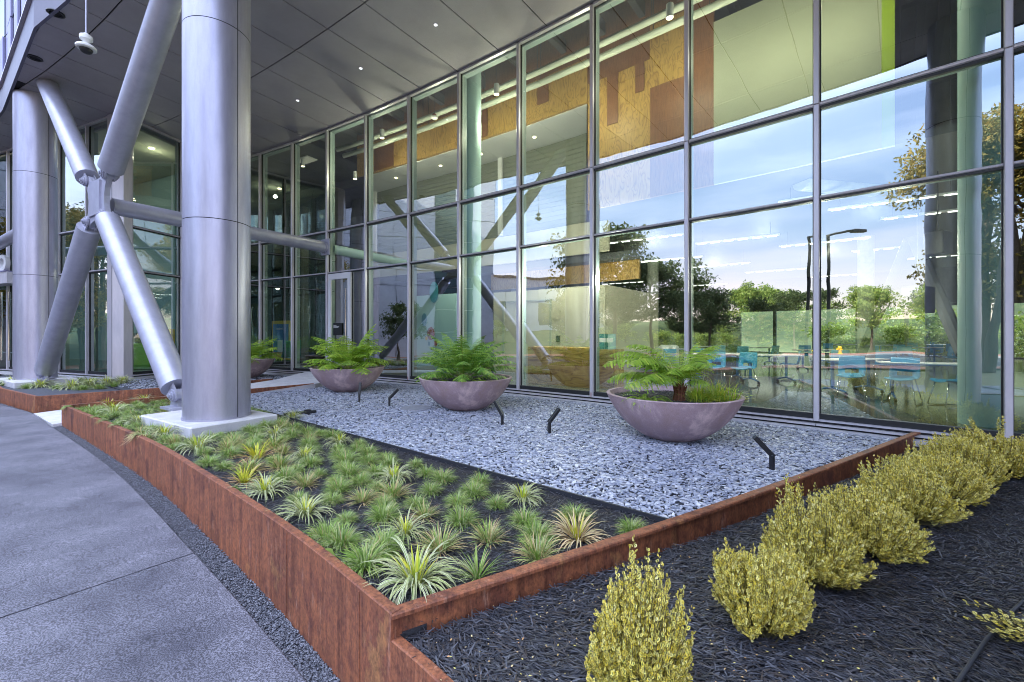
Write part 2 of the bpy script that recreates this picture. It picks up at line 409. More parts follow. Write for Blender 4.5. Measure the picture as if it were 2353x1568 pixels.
# upper block: fascia, silver edge trim, panelled wall, roof
fb = MB(['fascia', 'alu', 'joint'])
for a, b in zip(EDGE[:-1], EDGE[1:]):
    fb.seg(a, b, .06, .78, ZS-.03, 0, -.03 if a[0] > b[0] else .0)
fas = fb.build('fascia', B)
tb = MB('alu')
for a, b in zip(EDGE[:-1], EDGE[1:]): tb.seg(a, b, .16, .05, ZS+.75, 0, -.02)
tb.build('edge_trim', B)
ub = MB(['clad', 'joint', 'win_far', 'alu'])
for a, b in zip(EDGE[:-1], EDGE[1:]):
    ub.seg(a, b, .1, 13.2, ZS+.80, 1, .20)
    a, b = np.array(a), np.array(b); L_ = np.linalg.norm(b-a); t = (b-a)/L_; n = int(max(1, round(L_/.75)))
    for k in range(n):
        q0, q1 = a+t*(L_*k/n+.012), a+t*(L_*(k+1)/n-.012)
        for z, hh in ((9.3, 1.9), (11.22, 2.6), (13.84, 1.2), (15.06, 2.6), (17.68, 1.2), (18.9, 2.6)):
            win = (k % 4 == 1 and hh > 2) or (k % 4 == 2 and hh > 2)
            ub.seg(q0, q1, .05, hh-.02, z, 2 if win else 0, .10+.06*(k % 2) if not win else .14)
ub.build('upper_wall', B)
rb = MB('fascia'); FOOT = [e for e in EDGE] + BACK
rb.poly(FOOT, 21.6, 22.0); rb.build('roof', B)

# back of the building: closed above the far window band
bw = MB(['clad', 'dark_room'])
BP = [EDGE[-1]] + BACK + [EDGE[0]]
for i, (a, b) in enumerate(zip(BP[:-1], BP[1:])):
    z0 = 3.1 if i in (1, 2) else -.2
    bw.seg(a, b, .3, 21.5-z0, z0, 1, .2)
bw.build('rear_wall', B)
# interior shell
INT = [tuple(np.array(p)+nrm(P[max(i-1,0)], P[min(i+1, len(P)-1)])[1]*.16) for i, p in enumerate(PM)]
LEFT = [(-13.2,14.1),(-14.6,14.67),(-16.3,15.35),(-18,16.0),(-19.7,16.7),(-21.5,17.35),(-23.5,18.0),(-26,18.8)]
CB = (-12.76, 14.16); RM = (-12.30, 16.0); K = PM[-1]
fl = MB('floor'); fl.poly(INT[:-1] + [(K[0]-.15, K[1]+.1), (RM[0]-.12, RM[1]), (CB[0]-.1, CB[1]+.12)] + [(x-.05, y+.14) for x, y in LEFT] + [(-34, 46)] + BACK[::-1][1:] , -.3, -.001)
tag(fl.build('interior_floor'), kind='structure')
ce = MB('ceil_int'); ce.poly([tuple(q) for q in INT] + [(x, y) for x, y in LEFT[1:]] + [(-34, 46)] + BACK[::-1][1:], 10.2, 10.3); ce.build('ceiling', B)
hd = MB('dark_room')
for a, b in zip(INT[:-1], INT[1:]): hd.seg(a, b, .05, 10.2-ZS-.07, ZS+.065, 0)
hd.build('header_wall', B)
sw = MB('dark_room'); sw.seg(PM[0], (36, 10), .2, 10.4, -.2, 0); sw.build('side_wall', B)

# ---- glass front
ZA, ZB_, ZT, Z0 = 4.91, 3.44, 8.42, 0.0
def bay(a, b, rows, name='window_pane', skip=()):
    t, n = nrm(a, b); a2, b2 = np.array(a)+n*.11, np.array(b)+n*.11
    for r, (z0, z1) in enumerate(rows):
        if r in skip: continue
        m = MB('glass'); tw = rng.normal(0, .0016, 2)        # panes are never perfectly coplanar
        q = []
        for (p, z) in ((a2, z0), (b2, z0), (b2, z1), (a2, z1)):
            k = tw[0]*(1 if p is b2 else -1) + tw[1]*(1 if z == z1 else -1)
            q.append((p[0]+n[0]*k, p[1]+n[1]*k, z))
        m.quad(*q); m.build(name, B)
ROWS = ((Z0, ZB_), (ZB_, ZA), (ZA, ZT))
def mullion(p, n, z0=-.09, z1=ZT+.04, w=.075):
    m = MB(['alu', 'gasket', 'jamb']); rz = math.atan2(n[1], n[0])
    for za, zb in ((z0, ZA-.004), (ZA+.004, z1)):
        c = p+n*.045; m.box((c[0], c[1], (za+zb)/2), (.09, w, zb-za), rz, 0, .008)
    c = p+n*.105; m.box((c[0], c[1], (z0+z1)/2), (.035, w+.035, z1-z0), rz, 1)
    c = p+n*.23; m.box((c[0], c[1], (z1)/2), (.2, w*.9, z1), rz, 2)
    m.build('mullion', B)
def transom(a, b, z, w=.05):
    t, n = nrm(a, b); m = MB(['alu', 'gasket', 'jamb']); a, b = np.array(a), np.array(b)
    t2 = (b-a)/np.linalg.norm(b-a); a1, b1 = a+t2*.04, b-t2*.04
    m.tube([(*(a1+n*.055), z+.006), (*(b1+n*.055), z+.006)], .03 if z > 4 else .022, 8, 0)
    c = (a1+b1)/2; rz = math.atan2(t2[1], t2[0]); ln = np.linalg.norm(b1-a1)
    q = c+n*.085; m.box((q[0], q[1], z-.01), (ln, .06, .11 if z > 4 else .07), rz, 1)
    q = c+n*.2; m.box((q[0], q[1], z), (ln, .15, .05), rz, 2)
    m.build('transom', B)
for i, p in enumerate(PM):
    t, n = nrm(PM[max(i-1, 0)], PM[min(i+1, len(PM)-1)]); mullion(np.array(p), n)
def door_parts(aa, m_, bb, n):
    d = thing('door', None, None); d.parent = B; d.location = (float(bb[0]), float(bb[1]), 0)
    t = (m_-bb)/np.linalg.norm(m_-bb); a0 = bb+t*.05+n*.06; b0 = m_-t*.02+n*.06; w = np.linalg.norm(b0-a0)
    f = MB('white_gloss')
    f.seg(a0, a0+t*.16, .05, 3.38, .01); f.seg(b0-t*.16, b0, .05, 3.38, .01)
    f.seg(a0+t*.16, b0-t*.16, .05, .20, 3.19); f.seg(a0+t*.16, b0-t*.16, .05, .30, .01); f.build('door_frame', d)
    gl = MB('glass'); q0, q1 = a0+t*.16, b0-t*.16; gl.quad((*q0,.31),(*q1,.31),(*q1,3.19),(*q0,3.19)); gl.build('door_glass', d)
    h = MB('chrome'); c = b0-t*.20-n*.07; h.tube([(*c,.95),(*c,2.85)], .018, 10)
    for z in (1.1, 2.65): h.tube([(*c, z), (*(c+n*.06), z)], .012, 8)
    h.build('handle', d)
    sg = MB('black'); c = a0+t*(w*.45)-n*.034; sg.box((c[0], c[1], 1.47), (.46, .006, .42), math.atan2(t[1], t[0])); sg.build('notice', d)
    tx = MB('white')
    for k, (l, z) in enumerate(((.16, 1.60), (.30, 1.555), (.26, 1.52))):
        q = a0+t*(w*.45-.21+l/2*1.0)-n*.041; tx.box((q[0], q[1], z), (l, .004, .014), math.atan2(t[1], t[0]))
    tx.build('notice_text', d)
DOOR = 12                                                 # bay of the pale framed door
for i in range(len(PM)-1):
    a, b = PM[i], PM[i+1]
    if i == DOOR:
        t, n = nrm(a, b); aa, bb = np.array(a), np.array(b); m_ = aa+(bb-aa)*.36
        bay(a, b, ROWS, skip=(0,)); bay(aa, m_, ((Z0, ZB_),))
        door_parts(aa, m_, bb, n)
    else: bay(a, b, ROWS)
    for z in (ZA, ZB_): transom(a, b, z)
# sill and head along the main front
for i in range(len(PM)-1):
    a, b = np.array(PM[i]), np.array(PM[i+1]); t, n = nrm(a, b); t2 = (b-a)/np.linalg.norm(b-a)
    m = MB(['gasket', 'alu', 'joint', 'plinth'])
    def bar(o, w, z0, h, mi, g=0.): m.seg(a+n*o+t2*g, b+n*o-t2*g, w, h, z0, mi)
    bar(.11, .10, -.06, .085, 0); bar(.07, .15, -.085, .025, 1, .04); bar(.06, .12, -.115, .028, 2); bar(-.0, .18, -.145, .028, 1, .004)
    bar(.02, .16, -.172, .026, 2); bar(-.03, .24, -.26, .086, 3, .003)
    m.build('sill', B)
    h = MB(['alu', 'joint', 'jamb']); h.seg(a+n*.05+t2*.04, b+n*.05-t2*.04, .08, .05, ZT+.015, 0); h.seg(a+n*.11, b+n*.11, .04, .05, ZT+.07, 1)
    h.seg(a+n*.24, b+n*.24, .16, .06, ZT+.0, 2); h.build('head_frame', B)

# ---- projecting entrance block: return wall, corner casing, left front
def front(pts, rows, name='mullion'):
    for i, p in enumerate(pts):
        t, n = nrm2(pts[max(i-1, 0)], pts[min(i+1, len(pts)-1)]); mullion(np.array(p), n, w=.07)
    for a, b in zip(pts[:-1], pts[1:]):
        t, n = nrm2(a, b)
        for r, (z0, z1) in enumerate(rows):
            m = MB('glass'); a2, b2 = np.array(a)+n*.11, np.array(b)+n*.11; m.quad((*a2, z0), (*b2, z0), (*b2, z1), (*a2, z1)); m.build('window_pane', B)
        for z in (ZA, ZB_): transom2(a, b, z, n)
        m = MB(['gasket', 'alu', 'plinth']); a_, b_ = np.array(a), np.array(b)
        m.seg(a_+n*.11, b_+n*.11, .10, .085, -.06, 0); m.seg(a_+n*.05, b_+n*.05, .14, .03, -.10, 1); m.seg(a_+n*.02, b_+n*.02, .24, .11, -.26, 2); m.build('sill', B)
        h = MB('alu'); h.seg(a_+n*.05, b_+n*.05, .08, .07, ZT+.01); h.build('head_frame', B)
def transom2(a, b, z, n):
    m = MB(['alu', 'gasket']); a, b = np.array(a), np.array(b); t2 = (b-a)/np.linalg.norm(b-a)
    m.tube([(*(a+t2*.04+n*.055), z), (*(b-t2*.04+n*.055), z)], .026, 8, 0)
    c = (a+b)/2+n*.085; m.box((c[0], c[1], z-.01), (np.linalg.norm(b-a)-.08, .06, .10), math.atan2(t2[1], t2[0]), 1); m.build('transom', B)
def nrm2(a, b):
    t, n = nrm(a, b)
    return (t, n) if not RET else (t, -n if n[0] > 0 else n)
RET = True; front([(CB[0]+.06, CB[1]+.04), RM, (K[0]-.02, K[1]-.15)], ROWS)
RET = False; front([(LEFT[0][0]-.12, LEFT[0][1]+.02)] + LEFT[1:], ROWS)
cc = MB(['alu', 'joint'])
q = [(-13.28,14.06),(-13.0,13.93),(-12.74,14.06),(-12.66,14.30),(-12.8,14.5),(-13.2,14.42)]
cc.poly(q, -.2, ZT+.06); cc.seg((-13.0,13.93), (-13.0,13.925), .012, 8.4, -.1, 1); cc.build('corner_casing', B)
# entrance canopy band with letters, pull-handle doors
ca = MB(['alu', 'clad']); ca.seg((-18.2,15.75), (-21.6,17.05), .5, .42, 3.15, 0); ca.seg((-18.2,15.75), (-21.6,17.05), .56, .04, 3.57, 1); ca.build('canopy', B)
ed = math.atan2(16.7-15.35, -19.7+16.3)
for (dx, dy) in ((-18.66, 15.86), (-19.28, 16.10)):
    text_obj('sign_letter', 'o', 1.25, 'white_gloss', B, (dx, dy-.12, 3.62), (R(90), 0, ed+math.pi), .06)
for (dx, dy) in ((-19.0, 16.2), (-19.55, 16.42), (-20.1, 16.64)):
    h = MB('chrome'); h.tube([(dx, dy, .3), (dx, dy, 2.9)], .03, 8); h.tube([(dx, dy, .6), (dx+.02, dy+.1, .6)], .015, 6); h.tube([(dx, dy, 2.6), (dx+.02, dy+.1, 2.6)], .015, 6); h.build('handle', B)
rl = MB('steel_paint'); rl.tube([(-19.6,14.3,-.05), (-16.3,13.3,-.05)], .05, 10); rl.build('kerb_rail', B)

# ---- soffit downlights
for x, y in ((1001,57),(829,157),(684,231)):
    q = at(x, y, ZS); m = MB(['white','spot_white']); m.lathe([(.045,-.004),(.052,-.012),(.05,-.014),(.04,-.01)], q, 20, 0); m.lathe([(0,-.008),(.041,-.008)], q, 20, 1); o = m.build('downlight', soff)
for x, y in ((80,133),(128,30)):
    q = at(x, y, ZS); m = MB(['black','joint']); m.lathe([(.11,0),(.15,0),(.155,-.02),(.13,-.03),(.105,-.02)], q, 28, 0); m.lathe([(0,-.004),(.11,-.004)], q, 28, 1); m.build('downlight', soff)

# ------------------------------------------------------------------ interior
def rz_of(t): return math.atan2(t[1], t[0])
# round inner columns
for k, (x, o) in enumerate(((2258, .75), (1086, .8), (1500, 11), (1990, 12), (700, 9))):
    q, t, n = behind(x, o); m = MB('teal_col' if k < 2 else 'block'); m.lathe([(.25,0),(.25,10.2)], (*q, 0), 28); m.build('inner_column', B, smooth=True)
# upper bulkhead wall, 2.5 m in, of plywood then painted board
def offline(o, i0, i1):
    return [tuple(np.array(PM[i])+nrm(PM[max(i-1,0)], PM[min(i+1,len(PM)-1)])[1]*o) for i in range(i0, i1+1)]
def wallstrip(mb, x0, x1, o, z0, z1, mi=0, th=.08, steps=6):
    xs = np.linspace(x0, x1, steps+1); pts = [behind(x, o)[0] for x in xs]
    for a, b in zip(pts[:-1], pts[1:]): mb.seg(a, b, th, z1-z0, z0, mi)
bk = MB(['ply', 'ply_dark', 'cream', 'palegreen', 'lime'])
wallstrip(bk, 822, 1350, 2.5, 7.85, 9.1, 0, steps=10); wallstrip(bk, 822, 1350, 2.52, 9.1, 10.2, 1, steps=8)
wallstrip(bk, 1352, 1495, 2.5, 4.8, 8.35, 0, steps=3); wallstrip(bk, 1495, 1577, 2.5, 7.6, 9.2, 0, steps=2); wallstrip(bk, 1495, 1577, 2.49, 4.8, 7.6, 1, steps=2)
wallstrip(bk, 1352, 1577, 2.53, 8.35, 10.2, 1, steps=3)
wallstrip(bk, 1577, 1641, 2.5, 4.8, 10.2, 1, steps=2); wallstrip(bk, 1641, 2026, 2.5, 4.8, 8.6, 3, steps=4); wallstrip(bk, 2026, 2056, 2.5, 4.8, 8.7, 4, steps=1)
for (x0, x1, z0, z1) in ((860,905,7.9,9.0),(1080,1120,7.9,9.1),(1235,1260,8.3,9.1),(1395,1420,7.0,8.35),(1460,1480,7.6,8.35)):
    wallstrip(bk, x0, x1, 2.44, z0, z1, 1, .02, 1)
bk.build('bulkhead', B)
lt = MB(['white', 'lamp_warm']); 
xs = np.linspace(840, 1348, 9); pa = [behind(x, 2.55)[0] for x in xs]; pb = [behind(x, 4.1)[0] for x in xs]
for i in range(8): lt.add([(*pa[i],7.84),(*pa[i+1],7.84),(*pb[i+1],7.84),(*pb[i],7.84),(*pa[i],7.9),(*pa[i+1],7.9),(*pb[i+1],7.9),(*pb[i],7.9)], [(0,3,2,1),(4,5,6,7),(0,1,5,4),(2,3,7,6)], 0)
for x in (910, 1012, 1105, 1228): q = behind(x, 3.3)[0]; lt.lathe([(0,-.012),(.05,-.012),(.05,0)], (*q, 7.84), 14, 1)
lt.build('lintel', B)
sh = MB(['shutter', 'white'])
xs = np.linspace(850, 1348, 7); ps = [behind(x, 4.1)[0] for x in xs]
for a, b in zip(ps[:-1], ps[1:]):
    for k in range(36): sh.seg(a, b, .03+.03*(k % 2), .075, 4.95+.08*k, 0)
for x in (862, 1150): q, t, n = behind(x, 4.0); sh.box((*q, 6.4), (.18, .1, 2.9), rz_of(t), 1)
sh.build('roller_shutter', B)
mz = MB(['ply', 'cream', 'beam'])
wallstrip(mz, 840, 1400, 4.0, 3.9, 4.9, 1, .1, 8); wallstrip(mz, 1130, 1470, 5.5, 3.15, 3.9, 0, .1, 4); wallstrip(mz, 840, 1470, 4.6, 3.7, 3.9, 2, .6, 8)
mz.build('mezzanine_edge', B)
dk = MB('beam')
xs = np.linspace(1356, 2200, 10); pa = [behind(x, 2.62)[0] for x in xs]; pb = [behind(x, 24)[0] for x in xs]
for i in range(9): dk.add([(*pa[i],4.86),(*pa[i+1],4.86),(*pb[i+1],4.86),(*pb[i],4.86),(*pa[i],5.0),(*pa[i+1],5.0),(*pb[i+1],5.0),(*pb[i],5.0)], [(0,3,2,1),(4,5,6,7),(0,1,5,4),(2,3,7,6)], 0)
dk.build('upper_floor_slab', B)
# white service box with a door; teal partition with coloured dots
wb = MB(['cream', 'block', 'white']); wallstrip(wb, 1136, 1392, 3.0, 0, 2.72, 0, .1, 4)
q1, t1, n1 = behind(1392, 3.05); q2 = q1+n1*4; wb.seg(q1, q2, .1, 2.72, 0, 0)
for x0, x1, z0, z1 in ((1155,1159,0,2.35),(1263,1267,0,2.35),(1155,1267,2.35,2.40)): wallstrip(wb, x0, x1, 2.93, z0, z1, 1, .03, 1)
wb.build('service_wall', B)
for x, w, hh, z in ((1282,.14,.2,1.15),(1277,.3,.3,1.9)):
    q, t, n = behind(x, 2.92); m = MB(['black'] if w < .2 else ['cream']); m.box((*q, z), (w, .03, hh), rz_of(t)); m.build('wall_plate', B)
tpn = MB('teal_col'); wallstrip(tpn, 955, 1058, 2.6, 0, 2.75, 0, .08, 2); tpn.build('partition', B)
for x, y, r, c in ((990,767,.20,'redbrown'),(975,735,.15,'tealdot'),(1001,789,.09,'redbrown'),(997,672,.24,'tealdot'),(980,778,.06,'yellow'),(986,790,.05,'tealdot')):
    q, t, n = behind(x, 2.53); z = ZC+(HY-y)/F*q[1]; m = MB(c); rot = Matrix.Rotation(rz_of(t), 3, 'Z') @ Matrix.Rotation(R(90), 3, 'X')
    m.add([rot @ Vector((r*math.cos(a)*.9, r*math.sin(a)*(1.6 if c == 'tealdot' else 1.2), d)) + Vector((*q, z)) for d in (-.01, .01) for a in np.linspace(0, 2*math.pi, 25)[:-1]],
          [tuple(range(24))[::-1], tuple(range(24, 48))] + [(i, (i+1) % 24, 24+(i+1) % 24, 24+i) for i in range(24)]); m.build('dot', B)
# overhead pipes, beams, ducts
def pipe_run(name, x0, x1, o, z, r, mname, nseg=10):
    m = MB([mname, 'beam']); pts = [(*behind(x, o)[0], z) for x in np.linspace(x0, x1, nseg)]; m.tube(pts, r, 10, 0)
    for p in pts[1::2]: m.tube([p, (p[0], p[1], 10.2)], .012, 5, 1)
    return m.build(name, B, smooth=True)
pipe_run('pipe', 775, 1760, 1.5, 8.62, .085, 'pipe', 16); pipe_run('pipe', 790, 1760, 1.7, 8.42, .085, 'pipe', 16)
bm_ = MB('beam')
for x in range(640, 2300, 95):
    q, t, n = behind(x, .6); q2 = q+n*20; bm_.seg(q, q2, .16, .34, 9.55)
for o in (6, 11, 16):
    pts = [behind(x, o)[0] for x in np.linspace(620, 2340, 12)]
    for a, b in zip(pts[:-1], pts[1:]): bm_.seg(a, b, .2, .45, 9.3)
bm_.build('roof_beam', B)
for (x0, o0, x1, o1, z, r) in ((1840, 3.8, 2010, 5.5, 4.9, .24), (1600, 6, 1800, 9, 5.2, .2), (2080, 1.5, 2230, 3.0, 8.7, .22)):
    m = MB('block'); a, b = behind(x0, o0)[0], behind(x1, o1)[0]; m.tube([(*a, z), (*b, z)], r, 16); m.build('duct', B, smooth='auto')
for (x0, o0, z0, x1, o1, z1) in ((1965, 9, .2, 2090, 6, 3.6), (2100, 6, 3.6, 2215, 3.6, .9), (2110, 2.0, 9.6, 2215, 2.2, 7.4), (2180, 1.6, 9.8, 2080, 2.4, 7.8)):
    m = MB('beam'); a, b = behind(x0, o0)[0], behind(x1, o1)[0]; m.tube([(*a, z0), (*b, z1)], .12, 10); m.build('inner_brace', B, smooth='auto')
# window band at the far side of the hall
gp = MB(['beam', 'alu_dark'])
for a, b in ((BACK[0], BACK[1]), (BACK[1], BACK[2])):
    a, b = np.array(a), np.array(b); L_ = np.linalg.norm(b-a); n = int(L_/2.2)
    for k in range(n+1): q = a+(b-a)*k/n; gp.box((*q, 1.55), (.18, .24, 3.1), rz_of(b-a), 0)
    gp.seg(a, b, .12, .16, 2.95, 0); gp.seg(a, b, .12, .10, -.02, 0)
gp.build('rear_glazing_frame', B)
bl = MB(['block', 'white'])
a, b = np.array((27.5,20.5)), np.array((33,15)); bl.seg(a, b, .3, 3.1, 0, 0)
for f0, f1 in ((.08,.42),(.55,.92)): bl.seg(a+(b-a)*f0+np.array((-.25,-.2)), a+(b-a)*f1+np.array((-.25,-.2)), .05, 1.7, .6, 1)
bl.build('block_wall', B)

# left block interior: back wall, ceiling downlights
lb = MB(['teal_col', 'dark_room']); lb.seg((-13.9,18.5), (-25,23.5), .1, 8.4, 0, 0); lb.seg((-12.4,18.2), (-13.9,18.5), .1, 8.4, 0, 0); lb.build('lobby_wall', B)
lc = MB('palegreen'); lc.poly([(-12.85,14.5),(-12.2,18.1),(-13.9,18.4),(-25,23.3),(-25,18.7),(-13.2,14.4)], 8.3, 8.36); lc.build('lobby_ceiling', B)
for x, y in ((348,342),(330,462),(432,446)):
    q = at(x, y, 8.28); m = MB('lamp_warm'); m.lathe([(0,0),(.08,0),(.09,.02)], q, 16); m.build('lobby_downlight', B)

# pendant can lights seen high behind the glass
def pendant():
    r = thing('pendant_light', 'x', 'pendant light', (0,0,0), 0, 'cylinder pendant lights hung along the glass front')
    m = MB('white'); m.lathe([(0,.30),(.075,.30),(.078,.29),(.078,.01),(.07,0)], (0,0,0), 20); m.build('lamp_body', r, smooth='auto')
    m = MB('lamp_warm'); m.lathe([(0,.012),(.068,.012)], (0,0,0), 20); m.build('bulb', r)
    m = MB('black'); m.tube([(0,0,.3),(0,0,1.6)], .006, 5); m.build('cord', r); return r
pl = pendant(); PLAB = ['white cylinder pendant light above the plywood with brown panel, highest at the top edge', 'white cylinder pendant light in front of the plywood band beside the tall panel', 'white cylinder pendant light by the red and white smoke detector',
    'white cylinder pendant light at the start of the plywood band', 'white cylinder pendant light over the lit window of the dark bay', 'small white cylinder pendant light in the far dark bay beside the first duct', 'lowest white cylinder pendant light near the door bay']
for k, (x, y, o) in enumerate(((1539,42,1.1),(1141,218,1.1),(878,318,1.1),(816,412,2.0),(696,383,1.4))):
    q = behind(x, o)[0]; z = ZC+(HY-y)/F*q[1]; r = pl if k == 0 else dup(pl, (0,0,0)); r.location = (*q, z); r['label'] = ['white cylinder pendant light above the tall yellow plywood panel, largest of its row',
     'white cylinder pendant light hanging in front of the long plywood band under two pipes', 'white cylinder pendant light at the far end of the long plywood band', 'white cylinder pendant light low in the dark bay just left of the plywood band',
     'white cylinder pendant light over the dark lounge, farthest of its row'][k]
# linear lights
def linlight():
    r = thing('linear_light', 'x', 'ceiling light', (0,0,0), 0, 'linear lights hung in rows in the hall')
    m = MB('white'); m.box((0,0,.05), (2.5,.12,.05), bev=.01); m.build('housing', r)
    m = MB('lamp_emit')
    for k in range(6): m.box((-1.04+.416*k,0,.018), (.27,.09,.012))
    m.build('tube', r); m = MB('black')
    for x in (-1,1): m.tube([(x,0,.07),(x,0,4.5)], .008, 5)
    m.build('hanger', r); return r
ll = linlight(); LL = []
for o, z, xs_ in ((4.2, 4.5, (1935,)), (5.6, 4.45, (1480, 2050)), (7.4, 4.4, (1330, 1690, 2170)), (9.5, 4.35, (1540, 1890)), (12, 4.3, (1650, 2060)), (15, 4.25, (1430, 1780, 2180)), (19, 4.25, (1620, 1930))):
    for x in xs_: LL.append((x, o, z))
for k, (x, o, z) in enumerate(LL):
    q, t, n = behind(x, o); r = ll if k == 0 else dup(ll, (0,0,0)); r.location = (*q, z); r.rotation_euler = (0,0,rz_of(t)+.12)
    r['label'] = 'white linear tube light hanging in the rows of the glazed hall'
# ------------------------------------------------------------------ ground, path, planters
def smooth_line(pts, sub=6):
    """Catmull-Rom through plan points"""
    P_ = [np.array(p, float) for p in pts]; P_ = [2*P_[0]-P_[1]] + P_ + [2*P_[-1]-P_[-2]]; out = []
    for i in range(1, len(P_)-2):
        for k in range(sub):
            t = k/sub; a, b, c, d = P_[i-1:i+3]
            out.append(tuple(.5*((2*b)+(-a+c)*t+(2*a-5*b+4*c-d)*t*t+(-a+3*b-3*c+d)*t**3)))
    return out + [tuple(P_[-2])]
def offset(line, o):
    out = []
    for i, p in enumerate(line):
        a, b = np.array(line[max(i-1,0)]), np.array(line[min(i+1, len(line)-1)]); t = (b-a)/np.linalg.norm(b-a); out.append(tuple(np.array(p)+np.array([-t[1], t[0]])*o))
    return out
gm = MB('ground'); n = 24; ext = 260.
gv = [(-ext+2*ext*i/n, -ext+2*ext*j/n) for j in range(n+1) for i in range(n+1)]
gm.add([(x, y, -.80) for x, y in gv], [(j*(n+1)+i, j*(n+1)+i+1, (j+1)*(n+1)+i+1, (j+1)*(n+1)+i) for j in range(n) for i in range(n)])
struct(gm.build('ground'))
W1 = smooth_line([(-8.68,8.26),(-4.89,5.64),(-3.06,4.21),(-1.564,2.975),(-.585,2.075)], 8)    # curved front of the near bed
W1b = smooth_line([(-.585,2.075),(-.29,1.80),(.45,1.02),(1.6,-.35),(3.2,-2.6),(5,-5.4)], 5)    # low continuation
SIDE = [(-8.68,8.26),(-5.58,12.02)]; RW = [(-.585,2.075),(1.375,3.22),(3.36,4.46),(5.71,5.99)]
EDG = [(-7.16,10.1),(-3.69,7.3),(-.58,4.78),(1.22,3.33)]
PATHIN = smooth_line([(-16,12.9),(-12.6,10.5),(-10.4,9.25),(-8.62,8.03),(-5.43,5.82),(-2.78,3.753),(-1.366,2.6),(-.45,1.75),(.9,.2),(3.1,-2.9),(4.9,-5.9)], 6)
zt = -.08
def topz(x, y): return zt
# path slabs
pl_in = PATHIN; cum = [0]
for a, b in zip(pl_in[:-1], pl_in[1:]): cum.append(cum[-1]+math.dist(a, b))
def pin(s):
    for i in range(len(cum)-1):
        if s <= cum[i+1] or i == len(cum)-2:
            f = (s-cum[i])/(cum[i+1]-cum[i]); a, b = np.array(pl_in[i]), np.array(pl_in[i+1]); t = (b-a)/np.linalg.norm(b-a); return a+(b-a)*f, np.array([t[1], -t[0]])*(1 if True else -1)
def s_of(x, y): return cum[int(np.argmin([math.dist(p, (x, y)) for p in pl_in]))]
JS = [0, s_of(-12.9,10.7), s_of(-10.6,9.4), s_of(-8.65,8.05)+.1, s_of(-5.43,5.82), s_of(-2.78,3.753), s_of(-.45,1.75), s_of(.9,.2)+.8, s_of(3.1,-2.9), cum[-1]]
pth = MB('concrete'); WP = 7.5
pb = MB('soil')
for s_a, s_b in zip(JS[:-1], JS[1:]):
    k = max(2, int((s_b-s_a)/.3)); ss = np.linspace(s_a+.006, s_b-.006, k+1); ins = [pin(s) for s in ss]
    nn = [q[1] if q[1][0] < 0 or q[1][1] < 0 else -q[1] for q in ins]
    A = [q[0] for q in ins]; O = [q[0]+m_*WP for q, m_ in zip(ins, nn)]
    ring = [tuple(v) for v in A] + [tuple(v) for v in O[::-1]]
    # chamfered slab: top inset by 6 mm
    for i in range(k):
        a, b, c, d = A[i], A[i+1], O[i+1], O[i]; z = [zg(*v) for v in (a, b, c, d)]
        u = .008; na, nb = nn[i]*u, nn[i+1]*u
        pth.add([(*(a+na), z[0]), (*(b+nb), z[1]), (*c, z[2]), (*d, z[3]), (*a, z[0]-.008), (*b, z[1]-.008), (*a, z[0]-.12), (*b, z[1]-.12), (*c, z[2]-.12), (*d, z[3]-.12)],
                [(3,2,1,0), (0,1,5,4), (4,5,7,6), (2,3,9,8)])
    for e in (0, k): a, d = A[e], O[e]; pth.add([(*a, zg(*a)-.004), (*d, zg(*d)-.004), (*d, zg(*d)-.12), (*a, zg(*a)-.12)], [(0,1,2,3)])
struct(pth.build('path'))
A = [pin(s)[0] for s in np.linspace(0, cum[-1], 60)]; 
for a, b in zip(A[:-1], A[1:]):
    t = (b-a)/np.linalg.norm(b-a); o = np.array([t[1], -t[0]]); o = o if (o[0] < 0 or o[1] < 0) else -o
    pb.add([(*(a-o*.9), zg(*a)-.06), (*(b-o*.9), zg(*b)-.06), (*(b+o*WP), zg(*b)-.06), (*(a+o*WP), zg(*a)-.06)], [(0,1,2,3)])
struct(pb.build('path_bed'))
# walkway up to the door between the two beds
def wz(x, y):
    f = ((x+9.5)*.62+(y-8.7)*.785)/6.2; return -.43+.41*min(max(f, 0), 1)
wk = MB('plinth'); WL = [(-10.36,9.28),(-8.72,11.10),(-7.28,13.2),(-7.2,14.9)]; WR = [(-8.72,8.14),(-7.15,10.05),(-5.5,11.98),(-5.1,13.75)]
wv = [(*p, wz(*p)) for p in WL] + [(*p, wz(*p)) for p in WR]
wk.add(wv + [(x, y, z-.2) for x, y, z in wv], [(0,4,5,1),(1,5,6,2),(2,6,7,3)] + [(i, i+1, i+9, i+8) for i in range(3)] + [(4+i, 12+i, 13+i, 5+i) for i in range(3)] + [(0,8,12,4),(3,7,15,11)])
struct(wk.build('walkway'))

def wall_run(mb, line, w, z0, z1, side=1, lip=None):
    """upright plate along line with folded top; side=+1 puts thickness to the left of travel"""
    inn = offset(line, w*side); z0f = z0 if callable(z0) else (lambda x, y: z0)
    V = []; n = len(line)
    for (p, q) in zip(line, inn):
        a = np.array(p); b = np.array(q); d = (b-a)/np.linalg.norm(b-a)
        V += [(*p, z0f(*p)), (*p, z1-.006), (*(a+d*.006), z1), (*(b-d*.006), z1), (*q, z1-.006), (*q, z0f(*q))]
    Fs = []
    for i in range(n-1):
        for k in range(5): Fs.append((i*6+k, (i+1)*6+k, (i+1)*6+k+1, i*6+k+1))
    Fs += [tuple(range(6)), tuple((n-1)*6+k for k in range(6))[::-1]]
    mb.add(V, Fs)
c1 = thing('corten_planter', 'near planter bed of rusty steel holding grass tufts and slate chips beside the path', 'planter', (-.585,2.075,0))
m = MB('corten'); wall_run(m, W1, .06, lambda x, y: zg(x, y)-.1, zt, 1); m.build('front_plate', c1, smooth='auto')
